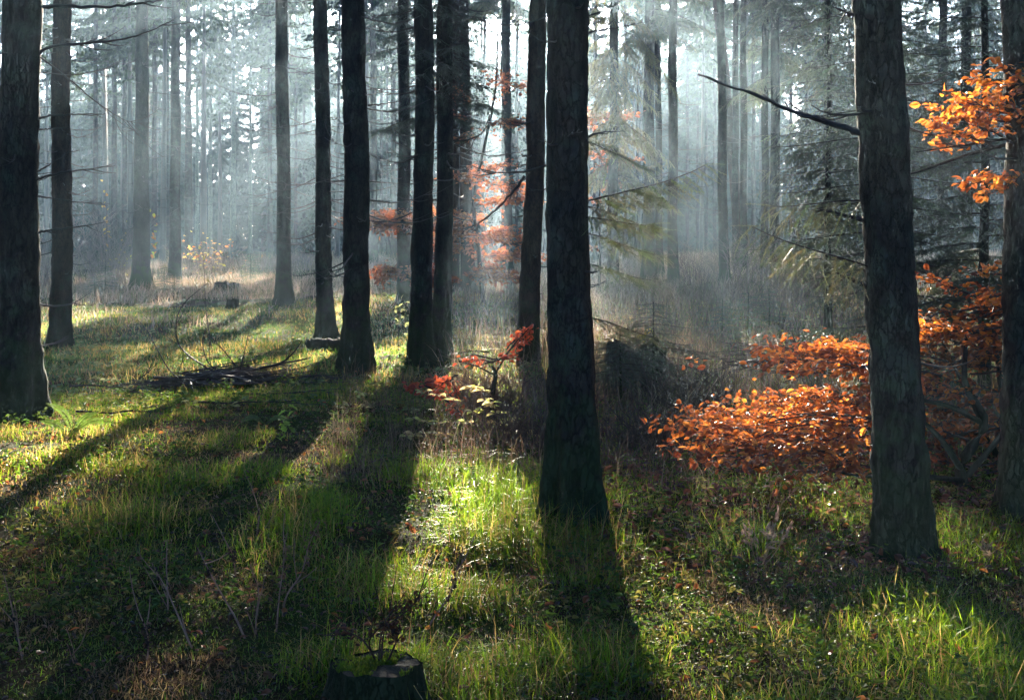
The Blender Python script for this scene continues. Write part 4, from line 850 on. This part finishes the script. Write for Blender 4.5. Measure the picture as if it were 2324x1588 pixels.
# pale dry grass heads lit by the sun
for i, (px, py, tops, lb) in enumerate([(1720, 1300, [(1700, 1200), (1765, 1165), (1790, 1180), (1740, 1190), (1755, 1215), (1690, 1215)], 'sunlit pale grass tuft in shade left of the thick right trunk'), (1740, 1170, [(1750, 1080), (1790, 1075), (1800, 1090)], 'nodding feathery grass plume below the orange leaves'), (2230, 1290, [(2240, 1245), (2225, 1230)], 'lone dry grass stem in deep shade near the right edge')]):
    X, Y = at(px, py); z = float(H(X, Y)); org = np.array([X, Y, z]); o = thing('dry_grass_tuft', lb, 'grass tuft', tuple(org), 'pale dry grass plumes'); rg = np.random.default_rng(i)
    for k, tp in enumerate(tops):
        ob, Q = whip(o, [(px, py), ((px+tp[0])/2+8, (py+tp[1])/2), tp], .002, Y, org, 1, i*9+k, 'stem', M_DRY, (.5, .35, .2)); lv = MB(); leafy(lv, Q[12:], 16, rg, (.02, .05), [(.6, .42, .28), (.5, .34, .22)], spread=.008, proto=NARROW, droop=-.1); lv.build('seed_head', M_DRY, ob)

# ------------------------------------------------------------------ grass, litter, herbs (uncountable)
def area(n, y0, y1, rng, x0=-.40, x1=.40, pad=.4, pw=1.0):
    u = rng.random(n); Y = (y0**(1+pw)+u*(y1**(1+pw)-y0**(1+pw)))**(1/(1+pw)) if pw != -1 else y0*(y1/y0)**u
    X = rng.uniform(0, 1, n)*((x1-x0)*Y+2*pad)+x0*Y-pad
    return X, Y
def blades(mb, X, Y, h, wd, col, rng, bend=.5, fan=.3):
    n = len(X); Z = H(X, Y); a = rng.uniform(0, 2*math.pi, n); d = np.stack([np.cos(a), np.sin(a), np.zeros(n)], -1); b = rng.uniform(0, 2*math.pi, n); s = np.stack([np.cos(b), np.sin(b), np.zeros(n)], -1)
    base = np.stack([X, Y, Z-.01], -1); le = (rng.random(n)*bend+.05); tl = rng.normal(0, fan, n)
    L = []
    for t in (0, .38, .72, 1.):
        c = base+d*(h*(le*t*t+tl*t*.5))[:, None]; c[:, 2] += h*(t-le*.45*t*t*(1 if bend < .9 else 1.3)); L.append(c)
    ww = [1., .85, .55]
    V = []
    for k in range(3): V += [L[k]-s*(wd*ww[k]/2)[:, None], L[k]+s*(wd*ww[k]/2)[:, None]]
    V.append(L[3]); V = np.stack(V, 1)
    o = (np.arange(n)*7)[:, None]; q = np.concatenate([o+np.array([[0, 1, 3, 2]]), o+np.array([[2, 3, 5, 4]])]); t3 = o+np.array([[4, 5, 6]])
    b0 = mb.n; mb.add(V.reshape(-1, 3), q, np.repeat(col, 7, 0)); mb.f.append(t3+b0)
def clear_of(X, Y):
    m = np.ones(len(X), bool)
    for k in T.values():
        if k[2] < 25: m &= (X-k[1])**2+(Y-k[2])**2 > (k[6]*1.25)**2
    m &= (X-st[1])**2+(Y-st[2])**2 > (st[4]*1.05)**2
    return m
def pick(cols, n, rng, p=None, v=.18): return np.array(cols)[rng.choice(len(cols), n, p=p)]*(1+v*rng.normal(size=(n, 1))).clip(.4, 1.7)
rg = np.random.default_rng(21)
GREENS = [(.085, .165, .006), (.12, .20, .006), (.16, .21, .010), (.05, .11, .006)]; STRAW = [(.30, .22, .06), (.24, .16, .05), (.18, .11, .04)]
mb = MB()
X, Y = area(260000, 4.3, 13.5, rg, pw=.3); cl = vn(X*2.2, Y*2.2, 11); dn = vn(X*.6, Y*.6, 12)
ppx = CX+X/Y*F; right_dark = (ppx > 1400) & (Y > 6.1)
keep = clear_of(X, Y) & (rg.random(len(X)) < np.where(right_dark, .42, .12+.88*np.clip(cl*2.6-.8, 0, 1)))
X, Y, cl, dn = X[keep], Y[keep], cl[keep], dn[keep]; n = len(X)
straw = rg.random(n) < np.clip(.06+.5*(dn-.45)+.25*((CX+X/Y*F < 700) & (Y > 7)), .03, .5)
col = np.where(straw[:, None], pick(STRAW, n, rg), pick(GREENS, n, rg)); h = (.03+.17*cl**1.5)*rg.uniform(.4, 1.5, n)*np.interp(Y, [7, 10], [1, .55]); h = np.where(straw, h*1.15, h)
blades(mb, X, Y, h, rg.uniform(.0025, .005, n)*np.where(Y > 8, 1.3, 1), col, rg, 1.35, .65)
stuff(mb.build('grass', M_GRASS), 'green and straw coloured meadow grass covering the foreground', 'grass')
mb = MB()
X, Y = area(120000, 12, 30, rg); k = clear_of(X, Y); X, Y = X[k], Y[k]; n = len(X); cl = vn(X*.9, Y*.9, 13)
col = np.where((rg.random(n) < cl*.55)[:, None], pick(STRAW, n, rg), pick([(.04, .085, .01), (.06, .11, .015), (.03, .07, .01)], n, rg))
blades(mb, X, Y, (.035+.09*cl)*rg.uniform(.5, 1.4, n), rg.uniform(.006, .012, n), col, rg, 1., .5)
stuff(mb.build('moss_grass', M_GRASS), 'short mossy grass on the clearing floor around the brushwood', 'short grass')
mb = MB()
X, Y = area(110000, 24, 75, rg, pw=.7); n = len(X); cl = vn(X*.35, Y*.35, 14); pr = np.where(Y > 34, 1, cl*1.1-.2); k = rg.random(n) < pr; X, Y, cl = X[k], Y[k], cl[k]; n = len(X)
blades(mb, X, Y, (.12+.5*cl*np.clip((Y-20)/20, .3, 1))*rg.uniform(.5, 1.4, n), rg.uniform(.010, .022, n), pick([(.36, .26, .19), (.30, .22, .16), (.24, .19, .12), (.40, .30, .24), (.14, .15, .06)], n, rg), rg, .9, .35)
stuff(mb.build('tall_dry_grass', M_DRY), 'pinkish dry tall grass at the back of the clearing', 'dry grass')
mb = MB()   # rank dead growth on the right
X, Y = area(42000, 9, 34, rg, x0=-.02, x1=.42, pw=.5); k = clear_of(X, Y) & ((X/Y > .02) | (rg.random(len(X)) < .35)); X, Y = X[k], Y[k]; n = len(X)
blades(mb, X, Y, rg.uniform(.15, .6, n)*(.5+vn(X*.8, Y*.8, 15)), rg.uniform(.003, .007, n)*(1+Y/25), pick([(.12, .08, .06), (.16, .11, .08), (.09, .06, .055), (.20, .16, .09), (.07, .09, .03)], n, rg), rg, 1.1, .5)
X, Y = area(5000, 8, 14, rg, x0=-.09, x1=.1, pw=.5); k = clear_of(X, Y); X, Y = X[k], Y[k]; n = len(X)
blades(mb, X, Y, rg.uniform(.12, .4, n), rg.uniform(.002, .005, n), pick([(.2, .13, .08), (.16, .10, .07), (.28, .22, .12)], n, rg), rg, 1.1, .5)
stuff(mb.build('dead_undergrowth', M_DRY), 'rank brown dead stems and grasses under the right hand trees', 'undergrowth')
mb = MB()
X, Y = area(300000, 4.3, 20, rg, pw=.25); X2, Y2 = area(90000, 4.2, 6.8, rg); X = np.append(X, X2); Y = np.append(Y, Y2); k = clear_of(X, Y); X, Y = X[k], Y[k]; n = len(X); m = vn(X*1.7, Y*1.7, 17)
blades(mb, X, Y, rg.uniform(.008, .035, n)*(.7+m), rg.uniform(.003, .006, n)*np.interp(Y, [5, 20], [1, 2.4]), np.where((m > .62)[:, None], pick([(.16, .10, .05), (.10, .06, .03), (.2, .15, .06)], n, rg), pick([(.05, .10, .01), (.08, .14, .015), (.11, .15, .02), (.12, .10, .03)], n, rg)), rg, 1.2, .8)
stuff(mb.build('moss', M_GRASS), 'cushions of moss and short grass between the taller tufts', 'moss')
# herbs: rosettes of small leaves
def rosettes(name, n, y0, y1, cols, size, hh, label, x0=-.4, x1=.4, seed=5, mat_=None, per=7, filt=None):
    r = np.random.default_rng(seed); X, Y = area(n, y0, y1, r, x0, x1, pw=.3)
    cl = vn(X*1.1, Y*1.1, seed); k = clear_of(X, Y) & (r.random(n) < np.clip(cl*2-.5, 0, 1))
    X, Y = X[k], Y[k]; n = len(X); P = np.repeat(np.stack([X, Y, H(X, Y)], -1), per, 0); hz = np.repeat(r.uniform(*hh, n), per)*r.uniform(.4, 1, n*per)
    P = P+np.stack([r.normal(0, .02, n*per), r.normal(0, .02, n*per), hz], -1); a = r.uniform(0, 6.28, n*per); d = np.stack([np.cos(a), np.sin(a), r.normal(0, .3, n*per)], -1)
    mb = MB(); place(mb, OVAL[0], OVAL[1], P, d, r.uniform(*size, n*per), np.repeat(pick(cols, n, r), per, 0)*r.uniform(.8, 1.2, (n*per, 1)), up=norm(r.normal(0, .4, (n*per, 3))+[0, 0, 1]), rng=r)
    stuff(mb.build(name, mat_ or M_HERB), label, 'ground cover')
rosettes('low_herbs', 6500, 4.3, 13, [(.05, .11, .012), (.08, .14, .012), (.11, .17, .02), (.2, .18, .04)], (.018, .042), (.02, .14), 'small leafy herbs growing through the foreground grass')
rosettes('mid_herbs', 3500, 11, 32, [(.12, .18, .06), (.10, .15, .05), (.25, .25, .10)], (.04, .08), (.03, .12), 'low pale leaved plants dotted over the mossy clearing', seed=6, per=5)
def litter(name, n, y0, y1, cols, size, label, x0, x1, seed):
    r = np.random.default_rng(seed); X, Y = area(n, y0, y1, r, x0, x1, pw=.4); Z = H(X, Y)+r.uniform(.005, .05, n)
    a = r.uniform(0, 6.28, n); mb = MB(); place(mb, OVAL[0], OVAL[1]*1, np.stack([X, Y, Z], -1), np.stack([np.cos(a), np.sin(a), r.normal(0, .4, n)], -1), r.uniform(*size, n), pick(cols, n, r, v=.3), up=norm(r.normal(0, .5, (n, 3))+[0, 0, 1]), rng=r)
    stuff(mb.build(name, M_BEECH), label, 'leaf litter')
litter('fallen_leaves', 2600, 4.3, 14, [(.30, .10, .03), (.22, .08, .03), (.4, .16, .04), (.14, .07, .04)], (.024, .05), 'orange brown fallen leaves scattered through the foreground grass', -.4, .42, 31)
litter('needle_litter', 16000, 4.2, 11, [(.12, .07, .04), (.08, .05, .03), (.18, .11, .06), (.05, .035, .025)], (.008, .028), 'small brown leaf scraps and bark crumbs between the grass tufts', -.4, .42, 33)
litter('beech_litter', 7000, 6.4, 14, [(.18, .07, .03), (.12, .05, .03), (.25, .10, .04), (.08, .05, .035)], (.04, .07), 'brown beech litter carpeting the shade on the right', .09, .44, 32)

# ------------------------------------------------------------------ haze
def haze():
    x0, x1, y0, y1, z0, z1 = -156, 156, -22, 250, -2.2, HAZE_TOP
    me = bpy.data.meshes.new('haze'); v = [(x, y, z) for x in (x0, x1) for y in (y0, y1) for z in (z0, z1)]
    me.from_pydata(v, [], [(0, 1, 3, 2), (4, 6, 7, 5), (0, 4, 5, 1), (2, 3, 7, 6), (0, 2, 6, 4), (1, 5, 7, 3)])
    m = bpy.data.materials.new('haze'); m.use_nodes = True; n = m.node_tree; n.nodes.clear()
    p = n.nodes.new('ShaderNodeVolumePrincipled'); p.inputs['Color'].default_value = (.56, .79, 1, 1); p.inputs['Density'].default_value = HAZE_DENSITY; p.inputs['Anisotropy'].default_value = .66
    o = n.nodes.new('ShaderNodeOutputMaterial'); n.links.new(p.outputs[0], o.inputs['Volume']); me.materials.append(m)
    ob = bpy.data.objects.new('haze', me); C.objects.link(ob); stuff(ob, 'pale blue morning haze filling the forest', 'haze')
haze()
for k in T.values():
    if '_rb' in k[0]: del k[0]['_rb']
